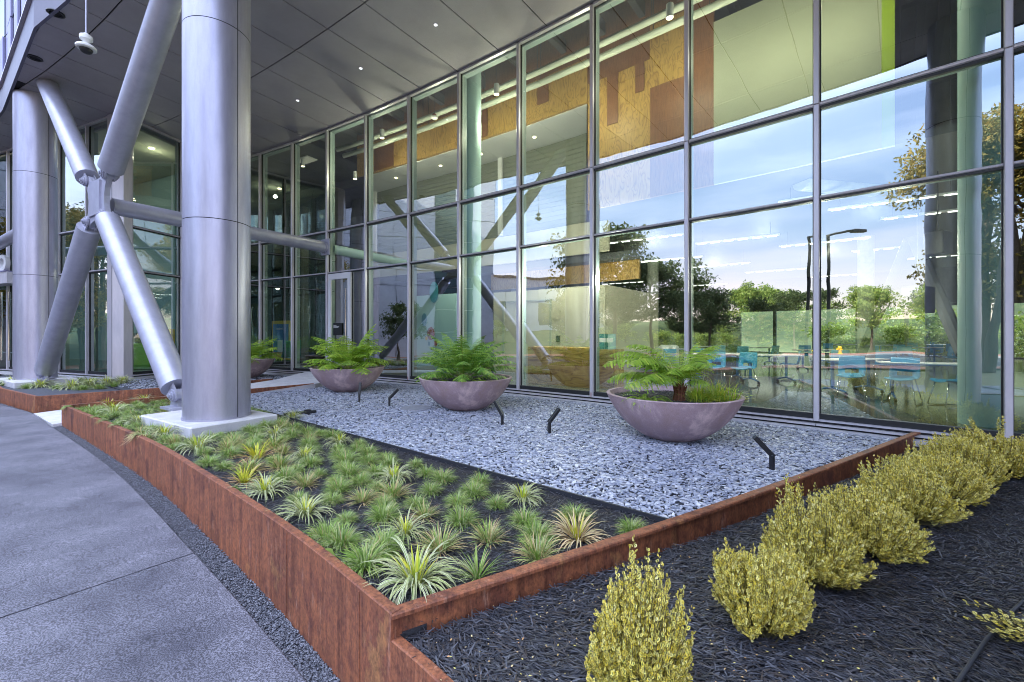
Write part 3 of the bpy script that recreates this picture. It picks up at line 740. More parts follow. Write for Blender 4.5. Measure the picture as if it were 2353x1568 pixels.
m = MB('corten'); wall_run(m, SIDE, .055, lambda x, y: wz(x, y)-.15, zt-.004, -1); m.build('side_plate', c1)
m = MB('corten'); rwl = smooth_line(RW, 6)
web = offset(rwl, .028); wall_run(m, web, .012, -.34, zt-.02, 1); wall_run(m, offset([(x, y) for x, y in rwl], -.012), .075, zt-.026, zt-.002, 1); m.build('end_plate', c1, smooth='auto')
m = MB('corten')
for s in (.34, 2.4):                                        # welded seams on the long plate
    i = int(len(W1)-1-s/ .33); i = max(1, min(i, len(W1)-2)); p = np.array(W1[i]); a, b = np.array(W1[i-1]), np.array(W1[i+1]); t = (b-a)/np.linalg.norm(b-a)
    m.box((p[0]+t[1]*.001, p[1]-t[0]*.001, (-.68+zt)/2-.01), (.012, .006, zt+.66), math.atan2(t[1], t[0]))
m.build('weld_seam', c1)
c3 = thing('corten_edging', 'lower rusty steel edge stepping down from the near corner to hold the black mulch', 'planter edge', (-.585,2.075,0))
m = MB('corten'); wall_run(m, W1b, .055, lambda x, y: zg(x, y)-.1, -.208, 1); m.build('edge_plate', c3, smooth='auto')
B2F = [(-18,14.6),(-12.96,10.85),(-10.48,9.42)]; B2S = [(-10.48,9.42),(-8.86,11.12),(-7.4,13.28)]
c2 = thing('corten_planter', 'farther rusty steel planter bed with a sharp corner around the distant column', 'planter', (-10.48,9.42,0))
m = MB('corten'); wall_run(m, B2F, .055, lambda x, y: zg(x, y)-.1, zt, 1); m.build('front_plate', c2)
m = MB('corten'); wall_run(m, B2S, .055, lambda x, y: wz(x, y)-.15, zt-.003, 1); m.build('side_plate', c2)

# soils and slate bases
W1i = offset(W1, .05)
soil_poly = [p for p in W1i] + [(1.22,3.38)] + [(-.58,4.83),(-3.69,7.35),(-7.12,10.08)]
m = MB('soil'); m.poly(soil_poly, -.5, -.205); struct(m.build('bed_soil'))
slate_poly = [(1.24,3.36),(3.34,4.62),(5.6,6.12)] + [tuple(np.array(p)-nrm(PM[max(i-1,0)], PM[min(i+1,16)])[1]*.14) for i, p in list(enumerate(PM))[6:13]] + [(-5.1,13.7),(-5.52,12.0),(-7.1,10.12),(-3.69,7.33),(-.58,4.81)]
slate_poly[2] = (5.55, 6.0)
m = MB('slate_base'); m.poly(slate_poly, -.5, -.222); struct(m.build('slate_bed'))
bed2 = [(-17.8,14.65),(-12.93,10.92),(-10.5,9.5),(-8.93,11.15),(-7.5,13.3),(-7.5,15.2),(-11.2,17.2),(-11.9,16.0),(-12.6,13.9),(-13.3,13.9),(-19,16.1)]
m = MB('slate_base'); m.poly(bed2, -.5, -.215); struct(m.build('far_bed_soil'))
mulch_poly = [(-.53,2.10)] + [(x+.05, y-.02) for x, y in W1b[5:]] + [(16,-9),(13,-2.2)] + [tuple(np.array(p)-nrm(PM[max(i-1,0)], PM[min(i+1,16)])[1]*.14) for i, p in list(enumerate(PM))[1:6]] + [(5.75,5.95),(3.42,4.42),(1.42,3.17)]
m = MB('soil'); m.poly(mulch_poly, -.6, -.235); struct(m.build('mulch_soil'))
edg = MB('edging'); 
for a, b in zip(EDG[:-1], EDG[1:]): edg.seg(a, b, .02, .10, -.26)
tag(edg.build('bed_edging'), 'thin black edging strip between the grass tufts and the slate chips', 'edging strip')
for ln, lab in ((MB('edging'), 0),):
    ln.seg((-10.1,11.2), (-14.6,14.5), .02, .06, -.25); tag(ln.build('bed_edging'), 'thin black edging strip in the farther bed behind its tufts', 'edging strip')

def sample(poly, N, dens=None):
    poly = np.array([p[:2] for p in poly]); lo, hi = poly.min(0), poly.max(0); out = []
    while sum(map(len, out)) < N:
        q = rng.uniform(lo, hi, (N*2, 2)); q = q[inpoly(q, poly)]
        if dens is not None: q = q[rng.random(len(q)) < dens(q[:, 0], q[:, 1])]
        out.append(q)
    return np.concatenate(out)[:N]
# slate chips: thin irregular plates
def chip_template(k):
    a = np.sort(rng.uniform(0, 2*math.pi, k)); a = np.linspace(0, 2*math.pi, k, endpoint=False)+rng.normal(0, .22, k); r = rng.uniform(.75, 1.05, k)
    top = [(math.cos(t)*q, math.sin(t)*q, .5) for t, q in zip(a, r)]; bot = [(x*1.04, y*1.04, -.5) for x, y, _ in top]
    return top+bot, [tuple(range(k))] + [(i, k+i, k+(i+1) % k, (i+1) % k) for i in range(k)]
def slate_field(name, poly, N, dens, z0, par=None):
    objs = []; 
    TV, TF, TT, RR, SS = [], [], [], [], []
    pts = sample(poly, N, dens); vs, fs = [], []; parts = np.array_split(pts, 4); allV = []; allL = []; allT = []; o = 0
    for q, k in zip(parts, (5, 6, 4, 5)):
        tv, tf = chip_template(k); n = len(q); L_ = rng.uniform(.014, .036, n)*rng.choice([.8, 1, 1.2], n)
        Sc = np.stack([L_, L_*rng.uniform(.28, .65, n), rng.uniform(.004, .010, n)], 1)
        Rm = rotm(rng.uniform(0, 6.28, n), np.abs(rng.normal(0, .20, n))+.03, rng.uniform(0, 6.28, n)); T = np.column_stack([q, z0+rng.uniform(0, .028, n)])
        V = (np.array(tv)[None]*Sc[:, None]) @ np.transpose(Rm, (0, 2, 1)) + T[:, None]
        l0 = np.array([i for f in tf for i in f]); t0 = np.array([len(f) for f in tf], np.int32)
        allL.append((l0[None]+(np.arange(n)*len(tv))[:, None]).reshape(-1)+o); allT.append(np.tile(t0, n)); allV.append(V.reshape(-1, 3)); o += n*len(tv)
    return np_mesh(name, np.concatenate(allV), (np.concatenate(allL).astype(np.int32), np.concatenate(allT).astype(np.int32)), None, ['slate'])
near = lambda x, y: np.clip((6.2/np.maximum(np.hypot(x, y), 3.5))**1.3, .12, 1)
tag(slate_field('slate_chips', slate_poly, 60000, near, -.218), 'blue grey slate chips spread over the bed', 'slate chips', kind='stuff')
sl2 = [(-10.0,11.4),(-8.95,11.2),(-7.55,13.3),(-7.55,15.1),(-11.2,17.1),(-11.9,15.9),(-12.6,13.9),(-13.3,13.85),(-14.6,14.4)]
tag(slate_field('slate_chips', sl2, 4500, None, -.212), 'blue grey slate chips spread in the farther bed', 'slate chips', kind='stuff')
# bark mulch slivers
def slivers(name, poly, N, dens, z0, mname, L0=.016, L1=.036, tilt=.22, zr=.02):
    q = sample(poly, N, dens); n = len(q); L_ = rng.uniform(L0, L1, n)*rng.choice([.7,1,1,1.5], n); 
    tv = [(-1,-.7,.1),(1,-.45,.1),(1,.5,.1),(-1,.8,.1),(0,-1,.6),(0,1,.6),(-.9,0,-1),(.9,0,-1)]; tf = [(0,4,5,3),(4,1,2,5),(0,6,7,1),(3,2,7,6)]
    tf = [(0,4,5,3),(4,1,2,5),(0,6,7,1,4),(3,5,2,7,6)]
    Sc = np.stack([L_, rng.uniform(.0016, .0045, n), rng.uniform(.0015, .003, n)], 1)
    T = np.column_stack([q, z0+rng.uniform(0, zr, n)])
    az = rng.normal(0, .7, n)+.5*np.sin(q[:, 0]*2.1)+.6*np.cos(q[:, 1]*1.7)
    return scatter(name, tv, tf, None, [mname], T, rotm(az, np.abs(rng.normal(0, tilt, n)), rng.uniform(0, 6.28, n)), Sc)
vis = lambda x, y: np.where((x < 1.3*y+1.0) & (y > .6), np.clip((2.4/np.maximum(np.hypot(x, y), 1.2))**1.6, .06, 1), 0)
tag(slivers('bark_mulch', mulch_poly, 62000, vis, -.232, 'mulch', .012, .036), 'black shredded bark mulch covering the shrub bed', 'mulch', kind='stuff')
vis2 = lambda x, y: np.clip((3/np.maximum(np.hypot(x, y), 1.5))**1.5, .1, 1)
tag(slivers('bark_mulch', soil_poly, 16000, vis2, -.203, 'mulch', .014, .032), 'black shredded bark mulch under the grass tufts', 'mulch', kind='stuff')
# litter flecks of dropped leaves
q = np.concatenate([sample([(-.5,2.0),(.3,1.2),(1.6,1.3),(1.9,2.2),(.6,2.6)], 260), sample(mulch_poly, 500, vis)]); n = len(q)
tag(scatter('fallen_leaf_flecks', [(-1,0,0),(0,-.5,.15),(1,0,0),(0,.5,.15)], [(0,1,2,3)], None, ['litter'], np.column_stack([q, -.205+rng.uniform(0,.008,n)]),
    rotm(rng.uniform(0,6.3,n), rng.uniform(0,.5,n), rng.uniform(0,6.3,n)), np.stack([rng.uniform(.003,.009,n)]*2+[rng.uniform(.003,.009,n)], 1)), 'small yellow and brown leaf flecks dropped on the mulch', 'fallen leaves', kind='stuff')
q = sample([p for p in slate_poly], 170); n = len(q)
tag(scatter('fallen_leaf_flecks', [(-1,0,0),(0,-.5,.15),(1,0,0),(0,.5,.15)], [(0,1,2,3)], None, ['litter'], np.column_stack([q, -.178+rng.uniform(0,.01,n)]),
    rotm(rng.uniform(0,6.3,n), rng.uniform(0,.5,n), rng.uniform(0,6.3,n)), np.stack([rng.uniform(.005,.014,n)]*3, 1)), 'small dry leaf flecks scattered over the slate chips', 'fallen leaves', kind='stuff')
# gravel strip between path and planter
g_in = [p for p in W1]; g_poly = [tuple(v) for v in W1] + [tuple(v) for v in W1b[:16]] + [tuple(v) for v in pl_in[::-1] if -8.7 < v[0] < 2.2 and v[1] > -1.6]
m = MB('slate_base')
for a, b in zip((W1+W1b[1:])[:-1], (W1+W1b[1:])[1:]):
    a, b = np.array(a), np.array(b); t = (b-a)/np.linalg.norm(b-a); o = np.array([t[1], -t[0]]); o = o if (o[0]+o[1]) < 0 else -o
    m.add([(*(a), zg(*a)-.045), (*(b), zg(*b)-.045), (*(b+o*.62), zg(*b)-.045), (*(a+o*.62), zg(*a)-.045)], [(0,1,2,3)])
struct(m.build('gravel_base'))
q = sample(g_poly, 26000, lambda x, y: np.where(y > 0, np.clip((3.0/np.maximum(np.hypot(x, y), 1.5))**1.8, .07, 1), 0)); n = len(q)
zz = np.array([zg(x, y) for x, y in q])
oct_v = [(1,0,0),(0,1,0),(-1,0,0),(0,-1,0),(.1,.1,.8),(.6,.6,.35),(-.6,.5,.4),(-.5,-.6,.3),(.5,-.6,.4)]; oct_f = [(0,5,4,8),(5,1,6,4),(4,6,2,7),(8,4,7,3),(0,1,5),(1,2,6),(2,3,7),(3,0,8)]
sz = rng.uniform(.0055,.0105,n); tag(scatter('gravel_strip', oct_v, oct_f, None, ['pebble'], np.column_stack([q, zz-.046+rng.uniform(0,.03,n)]), rotm(rng.uniform(0,6.3,n), rng.uniform(0,.4,n), rng.uniform(0,6.3,n)),
    np.stack([sz, sz*.8, sz*.7], 1)), 'dark grey pebble gravel in the strip between path and steel planter', 'gravel', kind='stuff')
gp2 = [(-16,12.95),(-12.9,10.75),(-10.5,9.35),(-10.4,9.25),(-12.6,10.45),(-16,12.7)]
q = sample(gp2, 2500); n = len(q); zz = np.array([zg(x, y) for x, y in q]); sz = rng.uniform(.006,.012,n)
tag(scatter('gravel_strip', oct_v, oct_f, None, ['pebble'], np.column_stack([q, zz-.03+rng.uniform(0,.02,n)]), rotm(rng.uniform(0,6.3,n), rng.uniform(0,.4,n), rng.uniform(0,6.3,n)), np.stack([sz, sz*.8, sz*.7], 1)),
    'dark grey pebble gravel beside the farther planter', 'gravel', kind='stuff')

# ------------------------------------------------------------------ columns and bracing
COLS = [(-4.775,6.95), (-14.5,13.05), (2.35,1.13)]
U = np.array([-.847,.531])
CL = ['thick silver steel column nearest the camera, standing on the pale slab in the grass bed', 'far silver steel column beside the entrance, partly behind its diagonal strut', 'silver steel column standing in the shrub bed beside the camera, seen only in the glass']
def column(c, lab, seam, z0=-.05, ext=(1.2, 1.93)):
    r = thing('steel_column', lab, 'column', (*c, 0), 0)
    m = MB('steel'); N = 96; gs = .05
    for za, zb in ((z0, 3.05), (3.062, 6.1), (6.112, ZS-.004)):
        ring = [(c[0]+.46*math.cos(a), c[1]+.46*math.sin(a)) for a in np.linspace(0, 2*math.pi, N, endpoint=False)]
        for zz_ in ():
            pass
        m.add([(x, y, z) for z in (za, zb) for x, y in ring], [(i, (i+1) % N, N+(i+1) % N, N+i) for i in range(N)])
    m.build('cladding', r, smooth=True)
    k = MB('joint'); k.lathe([(.452, z0), (.452, ZS-.002)], (*c, 0), 64)
    for a in (seam, seam+math.pi): k.box((c[0]+.4595*math.cos(a), c[1]+.4595*math.sin(a), (z0+ZS)/2), (.006, .010, ZS-z0-.01), a)
    k.build('joint_line', r)
    f = MB('steel'); f.lathe([(.472, z0), (.472, z0+.02), (.462, z0+.022)], (*c, 0), 64); f.build('base_ring', r, smooth='auto')
    return r
cr_ = []
for i, (c, lab) in enumerate(zip(COLS, CL)):
    aim = math.atan2(-c[1], -c[0]); cr_.append(column(c, lab, aim+R(35) if i < 2 else aim, -.05 if i < 2 else -.3))
def plinth(corner, u, v, a, b, lab, z1=-.05):
    m = MB('plinth'); c = np.array(corner)+np.array(u)*a/2+np.array(v)*b/2; m.box((*c, z1-.09), (a, b, .18), math.atan2(u[1], u[0]), 0, .018)
    o = m.build('column_plinth'); tag(o, lab, 'plinth'); return o
uu = np.array((.53,.848)); vv = np.array((-.848,.53))
plinth((-4.56,6.08), uu, vv, 1.25, 1.85, 'pale concrete slab under the nearest silver column')
plinth(np.array(COLS[1])-uu*.65-vv*1.0-np.array((-.2,.1)), uu, vv, 1.3, 2.4, 'pale concrete slab under the distant silver column')
# cross brace
def bp(s, z, o=0.): q = np.array(COLS[0])+U*s+np.array([U[1], -U[0]])*-o; return Vector((q[0], q[1], z))
X = thing('cross_brace', 'X shaped brace of four silver tubes pinned to a plate between two columns', 'cross brace', (float(bp(5.75,0)[0]), float(bp(5.75,0)[1]), 0))
Wv = Vector((U[1], -U[0], 0)); Uv = Vector((U[0], U[1], 0)); Zv = Vector((0,0,1))
def bplate(outline, th, mb, o=0., mi=0):
    """plate in the brace plane; outline in (s, z)"""
    n = len(outline); a = [bp(s, z)+Wv*(o-th/2) for s, z in outline]; b = [bp(s, z)+Wv*(o+th/2) for s, z in outline]
    mb.add(a+b, [tuple(range(n)), tuple(range(n, 2*n))[::-1]] + [(i, n+i, n+(i+1) % n, (i+1) % n) for i in range(n)], mi)
SC, ZCN = 5.75, 4.47
arms = [((1.55,.32),(5.11,3.86)), ((.55,8.62),(4.93,4.98)), ((10.42,8.75),(6.52,5.08)), ((10.37,.26),(6.42,3.86))]
def disc(mb, c, r, h, mi=0, n=24):
    rg = lambda d, rr: [c+Wv*d+(Uv*math.cos(a)+Zv*math.sin(a))*rr for a in np.linspace(0, 2*math.pi, n, endpoint=False)]
    V = rg(-h/2, r)+rg(h/2, r); mb.add(V, [tuple(range(n)), tuple(range(n, 2*n))[::-1]]+[(i, n+i, n+(i+1) % n, (i+1) % n) for i in range(n)], mi)
for k, (a, b) in enumerate(arms):
    m = MB('steel_paint'); A_, B_ = bp(*a), bp(*b); d = (B_-A_).normalized()
    m.tube([A_, B_], .228, 40); m.build('strut', X, smooth='auto')
    for E_, dd in ((B_, d),) + (((A_, -d),) if a[1] < 1 else ()):
        lg = MB('steel_paint'); tip = E_+dd*.17; perp = dd.cross(Wv).normalized()
        for o in (-.085, .085):
            V = []
            for w in (-.016, .016):
                V += [E_-dd*.02+perp*.12+Wv*(o+w), tip+perp*.13+Wv*(o+w)] + [tip+(dd*math.sin(t)+perp*math.cos(t))*.13+Wv*(o+w) for t in np.linspace(.3, math.pi-.3, 8)] + [tip-perp*.13+Wv*(o+w), E_-dd*.02-perp*.12+Wv*(o+w)]
            n = len(V)//2; lg.add(V, [tuple(range(n)), tuple(range(n, 2*n))[::-1]]+[(i, n+i, n+(i+1) % n, (i+1) % n) for i in range(n)])
        disc(lg, tip, .105, .25); disc(lg, tip, .07, .30); disc(lg, tip, .035, .35)
        lg.build('clevis', X)
    if a[1] < 1:
        f = MB('steel_paint'); tip = A_-d*.17; bplate([(a[0]-.17, -.05), (a[0]+.17, -.05), (a[0]+.09, tip.z+.06), (a[0]-.09, tip.z+.06)], .07, f)
        f.box(tuple(bp(a[0]-(.12 if a[0] < 5 else -.12), -.03)), (.5, .4, .04), math.atan2(U[1], U[0])); f.build('foot_plate', X)
tips = []
for a, b in arms:
    A_, B_ = np.array(a), np.array(b); d = (B_-A_)/np.linalg.norm(B_-A_); tips.append(B_+d*.17)
def lobe(c, a0, a1, r=.13): return [(c[0]+r*math.cos(t), c[1]+r*math.sin(t)) for t in np.linspace(a0, a1, 7)]
br, tr, tl, bl_ = tips      # right = low s
ol = lobe(tl, 0.2, 2.0) + [(6.05, 4.90), (5.75, 4.86), (5.4, 4.88)] + lobe(tr, 1.2, 3.1) + [(5.13, 4.62), (5.19, 4.42), (5.19, 4.25)] + lobe(br, 3.2, 5.1) + [(5.5, 3.92), (5.75, 3.95), (6.0, 3.92)] + lobe(bl_, 4.3, 6.1) + [(6.30, 4.25), (6.27, 4.45), (6.33, 4.65)]
m = MB('steel_paint'); bplate(ol, .10, m); m.build('node_plate', X)
nb = MB('steel_paint')
for o in (-.07, .07): bplate([(6.15,4.8),(6.1,4.45),(6.15,4.05),(5.35,4.05),(5.38,4.45),(5.35,4.8)], .04, nb, o)
nb.build('stiffener', X)
# horizontal tie to the glass front
ta = Vector((-9.52, 10.2, 4.33)); mp_ = np.array(PM[13]); tb_ = Vector((mp_[0], mp_[1]-.02, 4.33))
st = thing('tie_strut', 'horizontal silver tube strut running behind the near column to a collar on the glass front', 'strut', (float(tb_[0]), float(tb_[1]), 0))
m = MB('steel_paint'); m.tube([ta, tb_], .195, 36); m.build('tube', st, smooth='auto')
m = MB('steel_paint'); d = (tb_-ta).normalized(); m.tube([tb_-d*.12, tb_-d*.02], .225, 36); tt, n_ = nrm(PM[12], PM[14]); m.box((tb_.x, tb_.y-.03, 4.33), (.46,.05,.56), math.atan2(tt[1], tt[0]), 0, .01); m.build('collar', st, smooth='auto')
ti = thing('tie_strut', 'continuation of the tube strut inside the building behind the glass', 'strut', (float(tb_[0]), float(tb_[1]), 0))
m = MB('teal_col'); m.tube([tb_+Vector((.1,.3,0)), tb_+Vector((3.2,4.6,-.1))], .17, 24); m.build('tube', ti, smooth='auto')
# thin rods to the left of the node
rd = thing('tension_rods', 'thin twin rods running from the brace node back towards the entrance front', 'rod', (-9.9,10.3,0))
m = MB('steel_paint'); m.tube([(-9.95,10.3,4.55), (-12.9,13.2,4.95)], .022, 8); m.build('rod', rd); m = MB('steel_paint'); m.tube([(-9.95,10.3,4.25), (-13.0,13.1,4.75)], .022, 8); m.build('rod', rd)
lt_ = thing('tie_strut', 'horizontal tube strut meeting the far column from the left edge of the picture', 'strut', (-14.5,13.05,0))
m = MB('steel_paint'); m.tube([(-14.8,13.15,4.55), (-19.2,15.9,4.55)], .18, 24); m.build('tube', lt_, smooth='auto')
# dome camera on a rod
dx, dy, dz = (198-CX)/F*7.6, 7.6, 6.42
cam_ = thing('dome_camera', 'white dome security camera hanging on a thin rod from the soffit', 'security camera', (dx, dy, dz))
m = MB('steel_paint'); m.tube([(dx,dy,dz+.1), (dx,dy,ZS)], .013, 10); m.build('rod', cam_)
m = MB('white'); m.lathe([(0,.17),(.035,.17),(.04,.13),(.085,.13),(.09,.11),(.088,.06),(.05,.03),(.035,0),(.05,-.03),(.13,-.05),(.142,-.065),(.142,-.095),(.125,-.11),(0,-.11)], (dx,dy,dz+.02), 32); m.build('housing', cam_, smooth='auto')
m = MB('black'); m.lathe([(.095,-.09),(.092,-.12),(.075,-.155),(.045,-.178),(0,-.187)], (dx,dy,dz+.02), 28); o = m.build('dome', cam_, smooth=True)
MATS['black']
# ------------------------------------------------------------------ bowls, spots, plants
def bowl(c, lab, Rr=.92, ht=.62):
    r = thing('bowl_planter', lab, 'planter bowl', (c[0], c[1], -.20), 0, 'round concrete planter bowls along the glass front')
    pr = []
    TT_ = R(64)
    for t in np.linspace(.27, 1, 16): pr.append((Rr*math.sin(t*TT_)/math.sin(TT_), ht*(math.cos(.27*TT_)-math.cos(t*TT_))/(math.cos(.27*TT_)-math.cos(TT_))))
    pr = [(0, 0), (.25, 0)] + [(a, max(b, .004)) for a, b in pr]
    pr += [(Rr+.004, ht+.006), (Rr-.004, ht+.014), (Rr-.045, ht+.014), (Rr-.052, ht+.004), (Rr-.075, ht-.06)]
    m = MB('planter'); m.lathe([(a, b) for a, b in pr], (c[0], c[1], -.20), 72); m.build('bowl', r, smooth='auto')
    s = MB('soil'); k = [(0, ht-.035), (.4, ht-.045), (Rr-.06, ht-.075)]; s.lathe([(a, b-.0) for a, b in k[::-1]], (c[0], c[1], -.20), 48); s.build('soil', r)
    return r
BW = [((2.3,6.15), 'mauve concrete bowl planter nearest the camera, holding the tree fern with a red brown stump'), ((-.92,8.55), 'mauve concrete bowl planter in the middle, brimming with a round fern rosette'),
      ((-4.3,11.25), 'mauve concrete bowl planter close to the white framed door'), ((-9.2,14.75), 'mauve concrete bowl planter mostly hidden behind the thick column')]
for c, l in BW: bowl(c, l)
def bark_bits(c, N, lab):
    q = c+rng.normal(0, 1, (N, 2)); a = rng.uniform(0, 6.28, N); r = .82*np.sqrt(rng.random(N)); q = np.column_stack([c[0]+r*np.cos(a), c[1]+r*np.sin(a)])
    L_ = rng.uniform(.012,.03,N); return tag(scatter('bark_mulch', [(-1,-.7,.1),(1,-.45,.1),(1,.5,.1),(-1,.8,.1),(0,0,.9)], [(0,1,4),(1,2,4),(2,3,4),(3,0,4)], None, ['mulch'],
        np.column_stack([q, -.20+.575+rng.uniform(-.0,.02,N)-.02*r]), rotm(rng.uniform(0,6.3,N), np.abs(rng.normal(0,.3,N)), rng.uniform(0,6.3,N)), np.stack([L_, L_*.25, L_*.2], 1)), lab, 'mulch', kind='stuff')
bark_bits((2.3,6.15), 2600, 'black bark mulch in the nearest bowl'); bark_bits((-.92,8.55), 900, 'black bark mulch in the middle bowl'); bark_bits((-4.3,11.25), 700, 'black bark mulch in the bowl by the door')

def frond(base, az, elev, length, droop, pin, mname, npairs=26, serr=8, twist=0., start=.18):
    npairs = max(14, int(npairs*.8)) if pin > .06 else npairs
    """one fern frond: curved rachis with paired, serrated pinnae; arrays of verts and faces"""
    V, Fc, Mi = [], [], []
    base = np.array(base, float); d = np.array([math.cos(az)*math.cos(elev), math.sin(az)*math.cos(elev), math.sin(elev)]); p = base.copy(); pts = []; n = 40; step = length/n; e = elev
    for i in range(n+1):
        pts.append((p.copy(), e)); p = p+np.array([math.cos(az)*math.cos(e), math.sin(az)*math.cos(e), math.sin(e)])*step; e -= droop/n*(.35+1.3*i/n)
    side = np.array([-math.sin(az), math.cos(az), 0])
    def at_(f):
        i = min(int(f*n), n-1); w = f*n-i; return pts[i][0]*(1-w)+pts[i+1][0]*w, pts[i][1]
    # rachis
    for i in range(0, n, 4):
        a, b = pts[i][0], pts[min(i+4, n)][0]; w0, w1 = .0065*(1-i/n)+.0012, .0065*(1-(i+4)/n)+.0012; o = len(V)
        V += [a-side*w0, a+side*w0, b+side*w1, b-side*w1]; Fc.append((o, o+1, o+2, o+3)); Mi.append(1)
    for j in range(npairs):
        f = start+(1-start)*(j+.5)/npairs; q, e = at_(f); T = np.array([math.cos(az)*math.cos(e), math.sin(az)*math.cos(e), math.sin(e)]); up = np.cross(T, side); up *= 1 if up[2] > 0 else -1
        L_ = pin*math.sin(min(1, (f-start)/(1-start)*1.05+.12)*math.pi)**.55*(1-.55*max(0, f-.6)) * rng.uniform(.88, 1.08)
        wd = length*(1-start)/npairs*(.78 if pin > .06 else .6)
        for sg in (-1, 1):
            fw = .42+rng.normal(0, .06); dr = -.22+rng.normal(0, .10)-twist*sg
            D = side*sg*math.cos(fw)+T*math.sin(fw); D = D+up*dr; D /= np.linalg.norm(D); Wd = np.cross(D, up); Wd /= np.linalg.norm(Wd)
            Wd = Wd if Wd@T > 0 else -Wd
            prev = None; o = len(V)
            for k in range(serr+1):
                t = k/serr; c = q+D*L_*t+up*(-.25*L_*t*t); w = wd*(1-t)**.5*(.7+.3*min(1, t*6))
                V.append(c); V.append(c+Wd*w*1.0+D*L_*.05); V.append(c-Wd*w*1.0+D*L_*.05)
            for k in range(serr):
                c0 = o+3*k; c1 = o+3*(k+1)
                # each lobe a little leaflet: triangle fan leaving a notch
                Fc.append((c0, c0+1, c1)); Mi.append(0); Fc.append((c0, c1, c0+2)); Mi.append(0)
    return V, Fc, Mi
def plant_from(fronds, name, root, mname, second='rachis'):
    V, Fc, Mi = [], [], []; off = np.array(root.location)
    for v, f, m in fronds: o = len(V); V += v; Fc += [tuple(i+o for i in q) for q in f]; Mi += m
    return np_mesh(name, np.array(V)-off, Fc, Mi, [mname, second], root)
zb = .36
def U_(a, b): return random.uniform(a, b)
# tree fern in the near bowl
c = (2.3, 6.15); r1 = thing('tree_fern', 'tree fern with drooping bright fronds and red brown stump in the nearest bowl', 'fern', (c[0]+.0, c[1]-.05, zb))
stm = MB('stump'); sp = (c[0]-.03, c[1]-.30)
for k in range(16):
    a = k*2.4; rr = .035+.035*(k % 3)/2; stm.tube([(sp[0]+math.cos(a)*rr, sp[1]+math.sin(a)*rr, zb-.02), (sp[0]+math.cos(a)*rr*.8+.01, sp[1]+math.sin(a)*rr*.8, zb+.12), (sp[0]+math.cos(a)*rr*1.5+.01, sp[1]+math.sin(a)*rr*1.5, zb+.20+.03*(k % 4))], [.024,.02,.006], 6)
stm.build('stump', r1)
top = (sp[0]+.01, sp[1], zb+.17); fr_ = []
for az, el, ln, dr, pin in ((R(180),1.05,1.35,2.05,.22),(R(192),.85,1.45,1.9,.27),(R(208),1.0,1.25,2.1,.25),(R(222),.7,1.05,1.7,.22),(R(168),1.0,1.2,1.9,.22),(R(240),1.1,.8,2.3,.2),(R(265),1.25,.85,2.5,.22),(R(290),1.3,.85,2.5,.22),(R(318),1.3,.8,2.3,.2),
                          (R(8),1.3,1.05,1.75,.2),(R(345),1.35,.9,2.1,.19),(R(28),1.15,1.15,1.7,.2),(R(100),1.2,1.0,1.6,.2),(R(60),1.25,.95,1.7,.2),(R(140),1.1,1.1,1.8,.22),(R(0),1.5,.8,1.0,.2),(R(176),.55,1.2,1.5,.24),(R(200),.5,1.1,1.5,.24),(R(186),1.3,1.25,2.2,.2),(R(230),.75,.85,1.9,.2),(R(160),.6,1.15,1.6,.22),(R(35),.8,.95,1.7,.2),(R(300),.8,.6,2.0,.17)):
    fr_.append(frond(top, az+U_(-.05,.05), el, ln, dr, pin, 'fern', 30, 8))
plant_from(fr_, 'fronds', r1, 'fern')
fr_ = [frond((sp[0]-.42+U_(-.08,.08), sp[1]+.0+U_(-.1,.1), zb), R(U_(170,330)), U_(.5,.9), U_(.32,.5), 2.0, .035, 'fern', 22, 3) for k in range(26)]
plant_from(fr_, 'low_fronds', r1, 'fern')
# rosette fern in the middle bowl
def rosette(c, lab, N, L0, L1, mname, np_=24, hi=True, pin=(.15,.2), spec=(), bias=0.):
    r = thing('fern', lab, 'fern', (c[0], c[1], zb), 0, 'ferns planted in the bowls'); L_ = []
    for k in range(N):
        a = k*2.399+U_(-.2,.2); f = k/N; L_.append(frond((c[0]+.08*math.cos(a)+bias, c[1]+.08*math.sin(a)-.05, zb), a, 1.42-1.0*f+U_(-.1,.1), U_(L0, L1)*(1-.1*f), 1.5+U_(-.2,.3), U_(*pin), mname, np_, 6))
    for s in spec: L_.append(frond((c[0]+bias, c[1]-.05, zb), *s, mname, np_, 6))
    plant_from(L_, 'fronds', r, mname)
    G = [frond((c[0]+.25*math.cos(a), c[1]+.25*math.sin(a)-.3, zb-.0), a, U_(.4,.9), U_(.3,.5), 2.1, .035, 'fern', 20, 3) for a in [R(U_(180,360)) for _ in range(22)]]
    plant_from(G, 'low_fronds', r, 'fern'); return r
rosette((-.95,8.5), 'round rosette fern with dense mid green fronds in the middle bowl', 44, 1.15, 1.45, 'fern_dark', 26, pin=(.15,.21), spec=((R(170),.8,1.3,1.5,.08),(R(265),1.48,1.1,.7,.21),(R(300),1.25,1.1,1.3,.2)))
rosette((-4.25,11.2), 'tall loose fern with broad light fronds in the bowl by the white framed door', 32, 1.2, 1.5, 'fern', 18, pin=(.24,.32), spec=((R(20),1.3,1.6,.8,.22),(R(190),.35,1.35,.9,.14),(R(330),1.0,1.4,1.4,.28)))
rosette((-8.9,14.65), 'fern with arching light fronds in the bowl half hidden by the thick column', 26, 1.05, 1.35, 'fern', 18, pin=(.22,.28))
